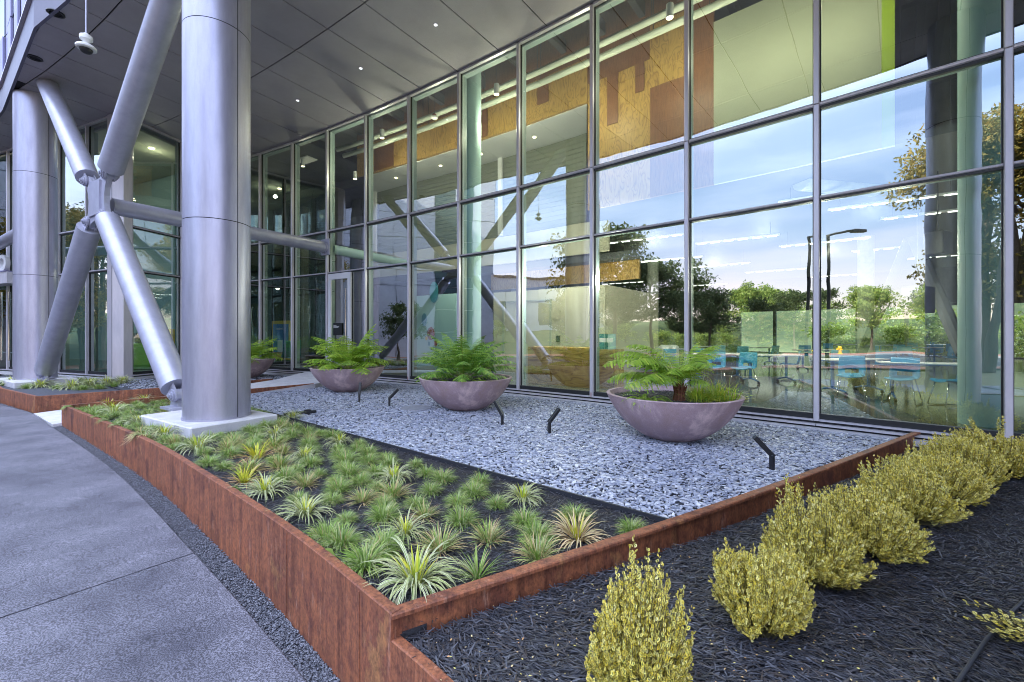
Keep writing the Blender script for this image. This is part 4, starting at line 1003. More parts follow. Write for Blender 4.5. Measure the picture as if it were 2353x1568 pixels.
# fine feathery plant in the near bowl
def blades(N, base, spread, L0, L1, w, lean, mi_w=(1.,), bend=1.1, nseg=4, stripes=False, azr=(0, 6.283), up=None):
    """arching grass blades; returns V, F, M"""
    V, Fc, Mi = [], [], []
    for k in range(N):
        az = U_(*azr); rr = spread*math.sqrt(random.random()); p = np.array([base[0]+rr*math.cos(az), base[1]+rr*math.sin(az), base[2]]); az2 = az+U_(-.5,.5)
        e = random.gauss(lean[0], lean[1]); L_ = U_(L0, L1); step = L_/nseg; bd = bend*U_(.6,1.4); side = np.array([-math.sin(az2), math.cos(az2), U_(-.3,.3)]); ww = w*U_(.7,1.2)
        mi = random.choices(range(len(mi_w)), mi_w)[0] if not stripes else 0; o = len(V)
        for i in range(nseg+1):
            t = i/nseg; wi = ww*(.75+.5*math.sin(t*math.pi))*(1-t**3) if i < nseg else 0
            if stripes: V += [p-side*wi, p-side*wi*.42, p+side*wi*.42, p+side*wi]
            else: V += [p-side*wi, p+side*wi]
            p = p+np.array([math.cos(az2)*math.cos(e), math.sin(az2)*math.cos(e), math.sin(e)])*step; e -= bd/nseg*(.5+t)
        q = 4 if stripes else 2
        for i in range(nseg):
            a = o+q*i; b = a+q
            if stripes:
                Fc += [(a, a+1, b+1, b), (a+1, a+2, b+2, b+1), (a+2, a+3, b+3, b+2)]; Mi += [0, 1, 0]
            else: Fc.append((a, a+1, b+1, b)); Mi.append(mi)
    return V, Fc, Mi
def merge(lst):
    V, Fc, Mi = [], [], []
    for v, f, m in lst: o = len(V); V += v; Fc += [tuple(i+o for i in q) for q in f]; Mi += m
    return V, Fc, Mi
v, f, m_ = merge([blades(130, (2.3+dx, 6.15+dy, zb), .12, .18, .38, .0032, (1.0,.4), (3,2), 1.6, 4) for dx, dy in ((.28,-.2),(.45,-.32),(.6,-.1),(.42,.05),(.62,-.38),(.2,-.42))])
o = np_mesh('feathery_plant', np.array(v)-np.array((2.7,5.95,zb)), f, m_, ['fern', 'sedge_yel']); o.location = (2.7,5.95,zb)
tag(o, 'low feathery grass-like plant with tan tips beside the stump in the nearest bowl', 'plant')

# grass tufts -------------------------------------------------------
def tuft_mesh(kind, seed):
    random.seed(seed)
    if kind == 'green': b = blades(420, (0,0,0), .055, .10, .18, .0020, (.92,.38), (14,1), 2.1, 4); mats = ['grass', 'grass_tan']
    elif kind == 'tan': b = merge([blades(150, (0,0,0), .05, .12, .22, .0027, (1.05,.3), (3,2), 1.4, 4), blades(70, (0,0,0), .06, .12, .22, .003, (.45,.2), (0,1), 1.0, 4)]); mats = ['grass', 'grass_tan']
    elif kind == 'thin': b = blades(90, (0,0,0), .02, .14, .24, .003, (.8,.35), (14,1), .9, 4); mats = ['grass', 'grass_tan']
    elif kind in ('sedge', 'bigsedge'):
        k = 1.25 if kind == 'bigsedge' else 1.; v1 = blades(int(105*k), (0,0,0), .055, .24*k, .42*k, .0052*k, (.9,.28), bend=2.7, nseg=8, stripes=True)
        v2 = blades(26, (0,0,0), .04, .14*k, .24*k, .006*k, (1.3,.15), bend=.7, nseg=4); v2 = (v2[0], v2[1], [2]*len(v2[2])); b = merge([v1, v2]); mats = ['sedge_edge', 'sedge_mid', 'sedge_yel']
    elif kind == 'yellow':
        v1 = blades(60, (0,0,0), .05, .15, .30, .005, (1.1,.25), bend=1.3, nseg=5); v2 = blades(36, (0,0,0), .05, .2, .34, .005, (.5,.25), bend=1.4, nseg=5); v2 = (v2[0], v2[1], [1]*len(v2[2])); b = merge([v1, v2]); mats = ['sedge_yel', 'sedge_brown']
    elif kind == 'brown':
        v1 = blades(90, (0,0,0), .06, .2, .38, .006, (.75,.3), bend=1.9, nseg=6, stripes=True); v2 = blades(18, (0,0,0), .03, .15, .24, .005, (1.3,.15), bend=.7, nseg=4); v2 = (v2[0], v2[1], [2]*len(v2[2])); b = merge([v1, v2]); mats = ['sedge_brown', 'sedge_edge', 'sedge_yel']
    o = np_mesh('tuft', b[0], b[1], b[2], mats); me = o.data; bpy.data.objects.remove(o); return me
TM = {k: [tuft_mesh(k, 11+i*7+len(k)) for i in range(n)] for k, n in (('green',5),('tan',2),('thin',1),('sedge',3),('bigsedge',1),('yellow',2),('brown',1))}
random.seed(21)
NM = {'green':('grass_tuft','grass tuft'),'tan':('grass_tuft','grass tuft'),'thin':('grass_tuft','grass tuft'),'sedge':('sedge_clump','sedge'),'bigsedge':('sedge_clump','sedge'),'yellow':('sedge_clump','sedge'),'brown':('sedge_clump','sedge')}
def tuft(kind, x, y, z, lab, group=None, sc=1.):
    me = random.choice(TM[kind]); o = bpy.data.objects.new(NM[kind][0], me); COL.objects.link(o); o.location = (x, y, z); o.rotation_euler = (U_(-.06,.06), U_(-.06,.06), U_(0,6.28)); sc *= .92 if kind == 'green' else 1.0; o.scale = (sc*U_(.9,1.1),)*2+(sc*U_(.88,1.12),)
    tag(o, lab, NM[kind][1], group)
    # blades that reach the steel lie over its top edge instead of passing through it
    if x > -9 and y < 8.3:
        dl = min([(math.dist((x, y), w), w) for w in W1+rwl])
        if dl[0] < .55:
            me2 = me.copy(); o.data = me2; n = len(me2.vertices); co = np.zeros(n*3, np.float32); me2.vertices.foreach_get('co', co); co = co.reshape(-1, 3)
            M = np.array(Matrix.LocRotScale(o.location, o.rotation_euler, o.scale)); Wc = co @ M[:3,:3].T + M[:3, 3]
            for line in (W1, rwl):
                for i in range(len(line)-1):
                    a, b = np.array(line[i]), np.array(line[i+1]); l = np.linalg.norm(b-a); t = (b-a)/l; nn = np.array([-t[1], t[0]]); nn = nn if nn @ (np.array((x, y))-a) > 0 else -nn
                    u = (Wc[:, :2]-a) @ t; dd = (Wc[:, :2]-a) @ nn; k = (u >= -.002) & (u <= l+.002) & (dd < .075) & (dd > -.5)
                    lim = zt+.012-np.clip(-dd-.01, 0, 1)*1.1; Wc[k, 2] = np.maximum(Wc[k, 2], lim[k])
            co = (Wc-M[:3, 3]) @ np.linalg.inv(M[:3,:3]).T; me2.vertices.foreach_set('co', co.astype(np.float32).reshape(-1)); me2.update()
    return o
ZB = -.198
placed = []
def tp(kind, x, y, lab, sc=1., group='sedge clumps scattered through the near bed'):
    if kind == 'sedge': sc *= .86
    q = np.array(at(x, y, ZB)); j = int(np.argmin([math.dist(q[:2], w) for w in W1])); dd_ = math.dist(q[:2], W1[j]); lim = .25 if kind in ('green','tan','thin') else .29
    if dd_ < lim: u_ = (q[:2]-np.array(W1[j]))/dd_; q[:2] += u_*(lim-dd_)
    tuft(kind, q[0], q[1], ZB, lab, group, sc); placed.append((q[0], q[1], .26 if kind in ('green','tan','thin') else .30))
tp('bigsedge', 955, 1345, 'large cream striped sedge spilling over the steel at the near corner', .74)
tp('sedge', 930, 1230, 'cream striped sedge with a yellow heart just behind the large corner sedge', .85)
tp('brown', 1325, 1240, 'dried brown and tan sedge beside the right steel edge', .8)
tp('sedge', 1200, 1150, 'pale straw sedge close to the black edging near the bed end', .8)
tp('sedge', 905, 1105, 'cream striped sedge arching to one side in mid bed', .85)
tp('sedge', 700, 1185, 'cream striped sedge with long blades by the front steel, second row back', .9)
tp('sedge', 610, 1135, 'cream striped sedge leaning over the front steel in mid bed', .95)
tp('yellow', 548, 1112, 'small yellow sedge against the front steel', .75)
tp('sedge', 700, 1055, 'cream striped sedge in mid bed behind the yellow-brown one', .9)
tp('yellow', 590, 1055, 'yellow and rust brown sedge in front of the slab', 1.05)
tp('sedge', 630, 1003, 'cream striped sedge touching the right corner of the slab', .95)
tp('sedge', 780, 1022, 'cream striped sedge against the black edging', .85)
tp('sedge', 455, 1035, 'cream striped sedge in front of the slab corner by the front steel', 1.15)
tp('sedge', 378, 1003, 'cream striped sedge left of the slab by the front steel', 1.15)
tp('sedge', 318, 975, 'cream striped sedge third from the far corner of the front steel', 1.15)
tp('sedge', 262, 952, 'cream striped sedge second from the far corner of the bed', 1.1)
tp('sedge', 330, 925, 'cream striped sedge behind the slab towards the walkway', 1.1)
tp('yellow', 250, 935, 'small yellow green sedge near the walkway side plate', .8)
tp('sedge', 672, 962, 'tall pale green sedge beside the edging behind the slab', .9)
G1 = [(725,1245,1.15,'green'),(840,1300,1.25,'green'),(785,1255,1.1,'green'),(1012,1265,1.0,'tan'),(1098,1330,1.0,'thin'),(1060,1205,1.1,'green'),(1122,1245,.95,'tan'),(1235,1285,.95,'tan'),(1205,1205,1.05,'green'),(1320,1190,1.0,'green'),(1452,1225,.85,'green'),
      (990,1135,1.0,'green'),(1052,1160,.85,'green'),(975,1190,.8,'tan'),(1103,1115,1.0,'green'),(1142,1165,.9,'green'),(882,1265,1.1,'green')]
NEARL = {0:'bushy green tuft against the front steel beside the white sedge',1:'biggest green grass tuft, near the front corner by the steel',2:'green tuft between the two big ones near the front steel',3:'green tuft with tan tips behind the large corner sedge',
         4:'lone thin blue green tuft on bare mulch near the right steel edge',5:'round bright green tuft in the middle of the wide end of the bed',6:'tan fringed green tuft in front of the dried brown sedge gap',7:'tan fringed green tuft beside the right steel edge left of the brown sedge',
         8:'round green tuft in front of the straw coloured sedge',9:'green tuft directly behind the dried brown sedge',10:'small green tuft alone at the narrow end of the bed by the slate',
         11:'green tuft right of the arching striped sedge',12:'smaller green tuft between the arching sedge and the black edging',13:'tan fringed tuft in mid bed behind the yellow hearted sedge',14:'green tuft by the black edging nearest mid bed',15:'green tuft just left of the straw coloured sedge',16:'green tuft between the biggest tuft and the large corner sedge'}
for i, (x, y, sc, k) in enumerate(G1): tp(k, x, y, NEARL[i], sc, 'green grass tufts in the near bed')
pc = np.array((-4.56,6.08))+uu*.62+vv*.92
cand = sample(soil_poly, 9000)
for q in cand:
    if q[1] < 2.75: continue
    if abs((q-pc)@uu) < .72 and abs((q-pc)@vv) < 1.04: continue
    dmin = .235
    if any((q[0]-a)**2+(q[1]-b)**2 < (dmin*.5+r*.5)**2*1.05 for a, b, r in placed): continue
    dw = min(math.dist(q, w) for w in W1); de = min(abs((q[0]-a[0])*(b[1]-a[1])-(q[1]-a[1])*(b[0]-a[0]))/math.dist(a, b) for a, b in zip(EDG[:-1], EDG[1:]))
    if dw < .23 or de < .14: continue
    if q[0]+q[1] > 3.7: continue
    if dw < .45: lab, g_ = 'small green grass tuft in the row along the front steel', 'green grass tufts along the front steel'
    elif de < .42: lab, g_ = 'small green grass tuft in the row along the black edging', 'green grass tufts along the black edging'
    elif q[1] > 7.3: lab, g_ = 'small green grass tuft at the back of the bed behind the column slab', 'green grass tufts behind the slab'
    elif q[1] > 5: lab, g_ = 'small green grass tuft near the column slab', 'green grass tufts around the slab'
    else: lab, g_ = 'small green grass tuft in the middle of the near bed', 'green grass tufts in mid bed'
    tuft('green' if random.random() < .88 else 'tan', q[0], q[1], ZB, lab, g_, U_(.72,1.18)); placed.append((q[0], q[1], dmin))
F2 = [(92,889,'sedge'),(30,884,'sedge'),(165,893,'sedge'),(205,888,'sedge'),(245,884,'sedge'),(280,881,'sedge'),(60,892,'green'),(130,893,'green'),(188,895,'green'),(228,893,'green'),(10,885,'green'),(150,880,'green'),(215,876,'green'),(262,888,'green'),(120,882,'green'),(180,875,'green')]
for i, (x, y, k) in enumerate(F2):
    q = at(x, y, -.2)
    tuft(k, q[0], q[1], -.21, 'cream striped sedge in the farther steel bed' if k == 'sedge' else 'green grass tuft in the farther steel bed', 'striped sedges in the farther bed' if k == 'sedge' else 'green tufts in the farther bed', 1.35)

# variegated shrubs ------------------------------------------------
LV = [(0,0,0),(.35,.30,.05),(.75,.27,.08),(1,0,.04),(.75,-.27,.08),(.35,-.30,.05), (.18,0,.02),(.40,.15,.045),(.72,.13,.065),(.86,0,.05),(.72,-.13,.065),(.40,-.15,.045)]
LF = [(0,1,7,6),(1,2,8,7),(2,3,9,8),(3,4,10,9),(4,5,11,10),(5,0,6,11),(6,7,8,9,10,11)]; LM = [0]*6+[1]
def frames(D, roll):
    D = D/np.linalg.norm(D, axis=1)[:, None]; ref = np.tile([0,0,1.], (len(D), 1)); ref[np.abs(D[:, 2]) > .95] = [1,0,0]
    Y = np.cross(ref, D); Y /= np.linalg.norm(Y, axis=1)[:, None]; Z = np.cross(D, Y); c, s = np.cos(roll)[:, None], np.sin(roll)[:, None]
    return np.stack([D, Y*c+Z*s, Z*c-Y*s], -1)
def shrub_mesh(seed, shoots, rx, rz, leafn, lsz, spikes=()):
    rs = np.random.default_rng(seed); T, D, L_ = [], [], []; TW = MB('twig')
    def shoot(tgt, n, r0=.0, jit=.05):
        b0 = np.array([tgt[0]*.38+rs.normal(0,.015), tgt[1]*.38+rs.normal(0,.015), 0.]); pts = []; c = b0+(tgt-b0)*.5; c[:2] += (tgt-b0)[:2]*.22; c[2] -= .0
        for i in range(9):
            t = i/8; pts.append((1-t)**2*b0+2*t*(1-t)*c+t*t*tgt+rs.normal(0,.004,3)*(0 < i < 8))
        TW.tube(pts[::2], [.0035,.0025,.002,.0015,.0008], 4)
        for k in range(n):
            f = r0+(1-r0)*(k+rs.random())/n; i = min(int(f*8), 7); w = f*8-i; q = pts[i]*(1-w)+pts[i+1]*w; t = pts[i+1]-pts[i]; t = t/np.linalg.norm(t)+np.array([0,0,.25]); t /= np.linalg.norm(t)
            s = np.cross(t, rs.normal(0,1,3)); s /= np.linalg.norm(s); g_ = .75 if f < .95 else .25
            for sg in (-1, 1): T.append(q+rs.normal(0,.003,3)); D.append(t*.85+s*sg*g_+rs.normal(0,.15,3)); L_.append(lsz*rs.uniform(.7,1.15)*(1-.25*(f > .93)))
    lump = [(rs.normal(0,1,3), rs.uniform(-.30,.34)) for _ in range(14)]
    for k in range(shoots):
        d = rs.normal(0,1,3); d[2] = abs(d[2])-.12; d /= np.linalg.norm(d); u = rs.uniform(.62, 1.0)**.6*rs.uniform(.93,1.07)
        for v, am in lump: v = v/np.linalg.norm(v); u *= 1+am*max(0, d@v)**6
        shoot(np.array([d[0]*rx*u, d[1]*rx*u, max(.03, .30*rz+d[2]*rz*.72*u)]), leafn, .34)
    spikes = tuple(spikes)+tuple((rs.uniform(0,6.28), rs.uniform(.75,1.4), 0) for _ in range(9))
    spikes = tuple((a, e, l if l else rs.uniform(.98,1.22)/math.sqrt((math.cos(e)/rx)**2+(math.sin(e)/rz)**2)) for a, e, l in spikes)
    for a, el, ln in spikes: shoot(np.array([math.cos(a)*math.cos(el)*ln*.9, math.sin(a)*math.cos(el)*ln*.9, ln*math.sin(el)]), int(leafn*1.9), .42)
    T, D, L_ = np.array(T), np.array(D), np.array(L_); T[:, 2] = np.maximum(T[:, 2], .008)
    o = scatter('f', LV, LF, LM, ['leaf_edge', 'leaf_mid'], T, frames(D, rs.uniform(-1.2, 1.2, len(T))), np.stack([L_, L_, L_], 1)); me = o.data; bpy.data.objects.remove(o)
    t = TW.build('t'); mt = t.data; bpy.data.objects.remove(t); return me, mt
SH = [shrub_mesh(1, 420, .235, .43, 18, .0190, ((1.2,1.35,.60),(1.5,1.45,.56),(1.3,1.40,.53),(3.6,1.2,.53),(.3,.25,.33),(.35,.35,.31))), shrub_mesh(2, 430, .25, .42, 18, .0180, ((2.6,1.0,.48),(3.0,1.2,.5),(2.8,1.1,.46))),
      shrub_mesh(3, 430, .27, .45, 18, .0180, ((2.9,1.25,.62),(2.8,1.3,.57),(1.9,1.3,.60),(2.0,1.35,.55),(2.4,1.4,.54))), shrub_mesh(4, 520, .33, .47, 18, .0185)]
SL = ['yellow variegated shrub nearest the camera, standing apart from the row', 'yellow variegated shrub second from the front, at the near end of the row', 'yellow variegated shrub with tall twin shoots, third from the front', 'yellow variegated shrub in front of the right hand steel edge, fourth from the front',
      'yellow variegated shrub in the middle of the row, fifth from the front', 'yellow variegated shrub sixth from the front', 'yellow variegated shrub merging with the last big one', 'large yellow variegated shrub at the far end of the row against the glass']
SP = [(.52,1.80,0,(.92,.92,1.02),0.2),(1.26,2.20,1,(.92,.95,1.0),2.6),(1.84,2.62,2,(1.02,1.0,1.04),.3),(2.50,3.02,3,(1.06,1.0,.98),2.),(3.16,3.46,1,(1.22,1.16,1.12),4.),(3.86,3.92,3,(1.15,1.15,1.0),5.2),(4.52,4.30,1,(1.36,1.3,1.15),.6),(5.22,4.62,3,(1.3,1.3,1.15),3.3)]
for (x, y, k, sc, rz), lab in zip(SP, SL):
    r = thing('variegated_shrub', lab, 'shrub', (x, y, -.215), rz, 'yellow variegated shrubs in a row on black mulch'); r.scale = sc
    for nme, me in (('foliage', SH[k][0]), ('stem', SH[k][1])): o = bpy.data.objects.new(nme, me); COL.objects.link(o); o.parent = r
# creeping sprig and drip line, low right
q = at(2300, 1455, -.2); T, D, L_ = [], [], []; rs = np.random.default_rng(5); TW = MB('twig')
for k in range(22):
    a = R(rs.uniform(140, 235)); p = np.array([.28,.0,.03])+rs.normal(0,.03,3)*np.array([1,1,.3]); pts = [p.copy()]
    for i in range(6): p = p+np.array([math.cos(a),math.sin(a)*.5,rs.normal(.05,.1)])*.055; p[2] = max(p[2], .01); pts.append(p.copy())
    TW.tube(pts, .0016, 4)
    for i in range(1, 7):
        for sg in (-1, 1, -1, 1): T.append(pts[i]+rs.normal(0,.006,3)); D.append([math.cos(a+sg*.9), math.sin(a+sg*.9), .25]); L_.append(.022)
r = thing('creeping_plant', 'low creeping sprig with small pale green leaves lying on the mulch by the drip line', 'plant', (q[0], q[1], -.215))
T, D, L_ = map(np.array, (T, D, L_)); o = scatter('foliage', LV, LF, LM, ['leaf_edge', 'leaf_mid'], T, frames(D.astype(float), rs.uniform(-.6,.6,len(T))), np.stack([L_,L_,L_], 1)); o.parent = r
t = TW.build('stem', r, local=True)
a, b = at(2200, 1568, -.2), at(2330, 1400, -.2); m = MB('rubber'); dd = np.array(b[:2])-np.array(a[:2])
m.tube([(a[0]-dd[0]*.6, a[1]-dd[1]*.6, -.205), (a[0], a[1], -.200), (a[0]+dd[0]*.5, a[1]+dd[1]*.5+.01, -.196), (b[0], b[1], -.202), (b[0]+dd[0]*.3, b[1]+dd[1]*.3, -.23)], .008, 10)
tag(m.build('drip_hose', smooth='auto'), 'black drip irrigation hose half buried in the mulch', 'hose')

# bed spotlights
def spot(x, y, head, tilt, lab):
    r = thing('garden_spotlight', lab, 'spotlight', (x, y, -.20), 0, 'small black square spotlights standing in the slate chips')
    m = MB('black'); m.box((x, y, -.20+.085), (.042,.042,.17), .3, 0, .004); m.build('post', r)
    h = MB(['black','joint']); d = Vector((math.cos(head)*math.sin(tilt), math.sin(head)*math.sin(tilt), math.cos(tilt))); c0 = Vector((x, y, -.20+.165))
    rot = d.to_track_quat('Z', 'X').to_matrix(); h.box(tuple(c0+d*.12), (.052,.052,.27), 0, 0, .005, rot); h.build('head', r)
    j = MB('alu_dark'); j.box((x, y, -.20+.168), (.05,.05,.012), .3); j.build('knuckle', r)
    l = MB('win_far'); l.box(tuple(c0+d*.2555), (.04,.04,.003), 0, 0, 0, rot); l.build('lens', r)
SPOT = [(2.82,4.65,R(165),R(42),'black spotlight nearest the camera, leaning over the slate in front of the big bowl'), (.56,6.42,R(25),R(42),'black spotlight leaning right, standing between the middle and the nearest bowl'),
        (-.16,7.0,R(150),R(34),'black spotlight leaning left at the foot of the middle bowl'), (-2.52,8.81,R(30),R(45),'black spotlight leaning right between the middle bowl and the bowl by the door'), (-3.37,9.46,R(95),R(20),'black upright spotlight in front of the bowl by the door')]
for a in SPOT: spot(*a)
q = at(956, 938, -.19); m = MB('cover_grey'); m.lathe([(0,.02),(.30,.02),(.31,.012),(.31,0)], (q[0], q[1], -.20), 40); tag(m.build('access_cover'), 'flat round grey cover lying in the slate chips near the middle bowl', 'cover')
q = at(690, 951, -.19); m = MB('black'); m.box((q[0], q[1], -.175), (.55,.07,.05), .6, 0, .01); m.box((q[0]+.1, q[1]+.07, -.16), (.12,.09,.07), .6, 0, .01); tag(m.build('fallen_spotlight'), 'black spotlight lying flat on the slate beside the steel edge', 'spotlight')
# second low corten piece and stone kerb near the door are part of the beds; red tags on mullions
for k in (7, 8, 10, 11):
    p = np.array(PM[k]); t, n = nrm(PM[k-1], PM[k+1]); m = MB('redbrown'); c = p-n*.004; m.box((c[0], c[1], -.03), (.006,.014,.1), rz_of(n)); m.build('red_tag', B)
# ------------------------------------------------------------------ furniture behind the glass
def chair():
    r = thing('shell_chair', 'x', 'chair', (0,0,0), 0, 'blue shell chairs in the glazed hall')
    m = MB('chairblue'); nu, nv = 9, 12; V = []
    # profile of the one-piece shell from front lip to back top: (y, z)
    pr = [(.22,.43),(.20,.45),(.10,.44),(0,.43),(-.10,.43),(-.17,.45),(-.21,.50),(-.235,.58),(-.25,.66),(-.265,.74),(-.28,.81),(-.285,.84)]
    for j, (y, z) in enumerate(pr):
        w = .21 if j < 6 else .225-.02*(j-6)/5
        for i in range(nu):
            u = -1+2*i/(nu-1); cv = .03*u*u; V.append((u*w, y+(cv*1.2 if j > 5 else 0), z+(cv if j <= 5 else 0)))
    Fs = []
    for j in range(len(pr)-1):
        for i in range(nu-1):
            if j == 6 and 2 <= i <= 5: continue          # hand slot low in the back
            Fs.append((j*nu+i, j*nu+i+1, (j+1)*nu+i+1, (j+1)*nu+i))
    m.add(V, Fs); o = m.build('seat_shell', r, local=True, smooth=True); md = o.modifiers.new('s', 'SOLIDIFY'); md.thickness = .010
    for s in (-1, 1):
        m = MB('chrome'); m.tube([(s*.17,.16,.43), (s*.235,.24,.02), (s*.24,.22,.011), (s*.24,-.24,.011), (s*.235,-.26,.02), (s*.16,-.14,.43)], .008, 8); m.build('leg', r, local=True, smooth=True)
    return r
def table():
    r = thing('flip_table', 'x', 'table', (0,0,0), 0, 'white topped tables in the glazed hall')
    m = MB('white'); m.box((0,0,.735), (1.5,.62,.026), bev=.006); m.build('tabletop', r, local=True)
    m = MB('bluebox'); m.box((0,0,.715), (1.48,.60,.012)); m.build('edge_band', r, local=True)
    for s in (-1, 1):
        m = MB('bluebox'); m.tube([(s*.55,0,.70), (s*.55,0,.12)], .032, 12); m.tube([(s*.55,0,.13), (s*.55,.14,.11), (s*.55,.28,.07)], .02, 8); m.tube([(s*.55,0,.13), (s*.55,-.14,.11), (s*.55,-.28,.07)], .02, 8)
        l = m.build('leg', r, local=True, smooth='auto')
        for y in (-.28, .28):
            c = MB('black'); V = []; c.tube([(s*.55-.02, y, .032), (s*.55+.02, y, .032)], .032, 14); c.build('caster', l, local=True)
    return r
ch, tb0 = chair(), table()
DT = [(1955,903,.6),(2138,925,-.25),(1766,880,.5),(1648,872,.2),(1880,852,.3),(1560,846,.1),(1740,838,.4),(2110,838,.0),(2170,822,.3),(2050,826,.2),(1470,838,.3),(1620,832,.2),(1950,822,.4)]
DC = [(1955,917,2.4),(2072,927,2.2),(2190,936,1.3),(1709,890,2.2),(1816,875,.9),(1642,886,2.5),(1600,862,2.),(1925,872,-.4),(2030,878,-.5),(1530,866,2.3),(1850,842,2.6),(1700,848,2.2),(1770,842,.4),(2190,850,2.),(2080,850,2.5),(2000,842,2.2),(2150,834,2.2),(2190,830,2.5),(2100,824,2.6),(2060,836,2.),(1480,852,2.2),(1585,838,2.),(1650,842,2.4),(2200,818,2.3),(2140,816,2.3),(1900,828,2.3)]
CLB = {0:'blue shell chair on sled legs close behind the wide glass bay mullion',1:'blue shell chair with a hand slot, nearest one behind the wide glass bay',2:'blue shell chair partly cut off by the pale round column',3:'blue shell chair standing behind the near mullion with its back to the glass',
       4:'blue shell chair beside a caster base table in mid hall',5:'blue shell chair behind the fern of the nearest bowl',6:'blue shell chair at the round table end behind the nearest bowl'}
for i, (x, y, rz) in enumerate(DC):
    q = at(x, y, 0.); r = ch if i == 0 else dup(ch, (0,0,0)); r.location = (q[0], q[1], 0); r.rotation_euler = (0,0,rz); r['label'] = CLB.get(i, 'small blue shell chair among the far tables of the glazed hall')
    if i not in CLB: r['group'] = 'far blue chairs in the glazed hall'
TLB = {0:'white topped caster table between the two blue chairs nearest the glass',1:'white topped table with a dark blue leg next to the pale round column',2:'white topped caster table in mid hall left of the wide bay mullion',3:'white topped table just behind the nearest bowl and its fern',4:'white topped table in the second row behind the mullion'}
for i, (x, y, rz) in enumerate(DT):
    q = at(x, y, 0.); r = tb0 if i == 0 else dup(tb0, (0,0,0)); r.location = (q[0], q[1], 0); r.rotation_euler = (0,0,rz-.3); r['label'] = TLB.get(i, 'white topped table in the far rows of the glazed hall')
    if i not in TLB: r['group'] = 'far white tables in the glazed hall'
# plywood counter
q0, t, n = behind(1214, .75); q1 = behind(1352, .75)[0]; q2 = behind(1408, .95)[0]
c_ = thing('plywood_counter', 'low plywood reception counter with bold wood grain just behind the glass', 'counter', (float(q0[0]), float(q0[1]), 0))
m = MB('ply_counter'); m.seg(q0, q1, .06, .92, .01); m.seg(q1+t*0, q2, .06, .92, .01); m.build('front_panel', c_)
m = MB('ply'); a, b = q0+n*.3, q1+n*.3; m.seg(a, b, .62, .03, .931); m.seg(q0+n*.05, q0+n*.6, .05, .92, .01); m.seg(q2+n*.05, q2+n*.6, .05, .92, .01); m.build('counter_top', c_)
# display kiosk, lounge chair, green desk, can-shaped bins, posters, smoke detector
q, t, n = behind(648, 1.3); k = thing('display_kiosk', 'yellow framed display stand with a bright blue screen beside the far bowl', 'display', (float(q[0]), float(q[1]), 0))
rz = rz_of(t); m = MB('yellow'); m.box((*q, 1.05), (1.25,.08,1.65), rz, 0, .01); m.build('frame', k)
m = MB('bluebox'); c = q-n*.06; m.box((*c, 1.13), (1.0,.04,1.2), rz); o = m.build('screen', k)
m = MB('white'); c = q-n*.085+t*0; m.box((c[0], c[1], .8), (.35,.006,.5), rz); m.build('screen_panel', k)
text_obj('screen_text', 'facebook', .13, 'white', k, (*(q-n*.09), 1.5), (R(90), 0, math.atan2(-n[0], n[1])), .002)
q, t, n = behind(668, .75); k = thing('lounge_chair', 'teal mesh lounge chair with thin black legs near the display stand', 'lounge chair', (float(q[0]), float(q[1]), 0), .6)
m = MB('teal_col'); MATS['teal_dark'] = mat('teal_dark', (.02,.16,.17), .6, col2=(.05,.28,.28), nscale=14, ctr=(.45,.55)); m = MB('teal_dark')
pr = [(.5,.42),(.3,.36),(0,.33),(-.2,.38),(-.4,.62),(-.55,.95),(-.6,1.02)]; V = [(s*(.34-.05*abs(j-3)/3), y, z+.04*s*s) for j, (y, z) in enumerate(pr) for s in (-1,-.5,0,.5,1)]
m.add(V, [(j*5+i, j*5+i+1, (j+1)*5+i+1, (j+1)*5+i) for j in range(6) for i in range(4)]); o = m.build('sling', k, local=True, smooth=True); md = o.modifiers.new('s', 'SOLIDIFY'); md.thickness = .012
for sx, sy in ((-1,-1),(1,-1),(-1,1),(1,1)): m = MB('black'); m.tube([(sx*.28, sy*.3+.02, .36), (sx*.36, sy*.42, 0)], .01, 6); m.build('leg', k, local=True)
q = (-13.75, 15.9); k = thing('green_desk', 'bright green reception desk block inside the corner glass', 'desk', (q[0], q[1], 0))
m = MB('greenbox'); m.box((q[0], q[1], .48), (.75,.6,.95), .3, 0, .02); m.build('desk_body', k); m = MB('yellow'); m.box((q[0]-.1, q[1]+1.5, .75), (1.6,.3,1.5), .3, 0, .02); m.build('side_counter', k)
m = MB('black'); m.box((q[0], q[1], 1.16), (.5,.04,.34), .3, 0, .01); m.box((q[0], q[1], .98), (.16,.14,.05), .3); m.build('monitor', k)
for i, (x, o, l) in enumerate(((1528, 5.5, 'grey metal litter bin behind the fern, left one of the pair'), (1545, 5.8, 'grey metal litter bin behind the fern, right one of the pair'))):
    q = behind(x, o)[0]; k = thing('litter_bin', l, 'bin', (float(q[0]), float(q[1]), 0)); m = MB('alu'); m.lathe([(0,0),(.2,0),(.21,.04),(.21,.85),(.19,.9),(.12,.95)], (*q, 0), 24); m.build('bin_body', k, smooth='auto'); m = MB('black'); m.lathe([(.12,.93),(.11,.9),(0,.9)], (*q, 0), 20); m.build('opening', k)
for x, c in ((1385,'tealdot'),(1402,'teal_col')):
    q, t, n = behind(x, 2.85); m = MB([c, 'white']); m.box((*q, 1.0), (.34,.03,.6), rz_of(t)); m.box((*(q-n*.02), 1.12), (.2,.006,.12), rz_of(t), 1); tag(m.build('wall_poster'), 'dark teal notice poster on the white service wall' if c == 'tealdot' else 'pale teal notice poster on the white service wall', 'poster')
q = behind(998, 1.25)[0]; z = ZC+(HY-270)/F*q[1]; k = thing('smoke_detector', 'red and white detector hanging from the twin pipes behind the glass', 'detector', (float(q[0]), float(q[1]), z))
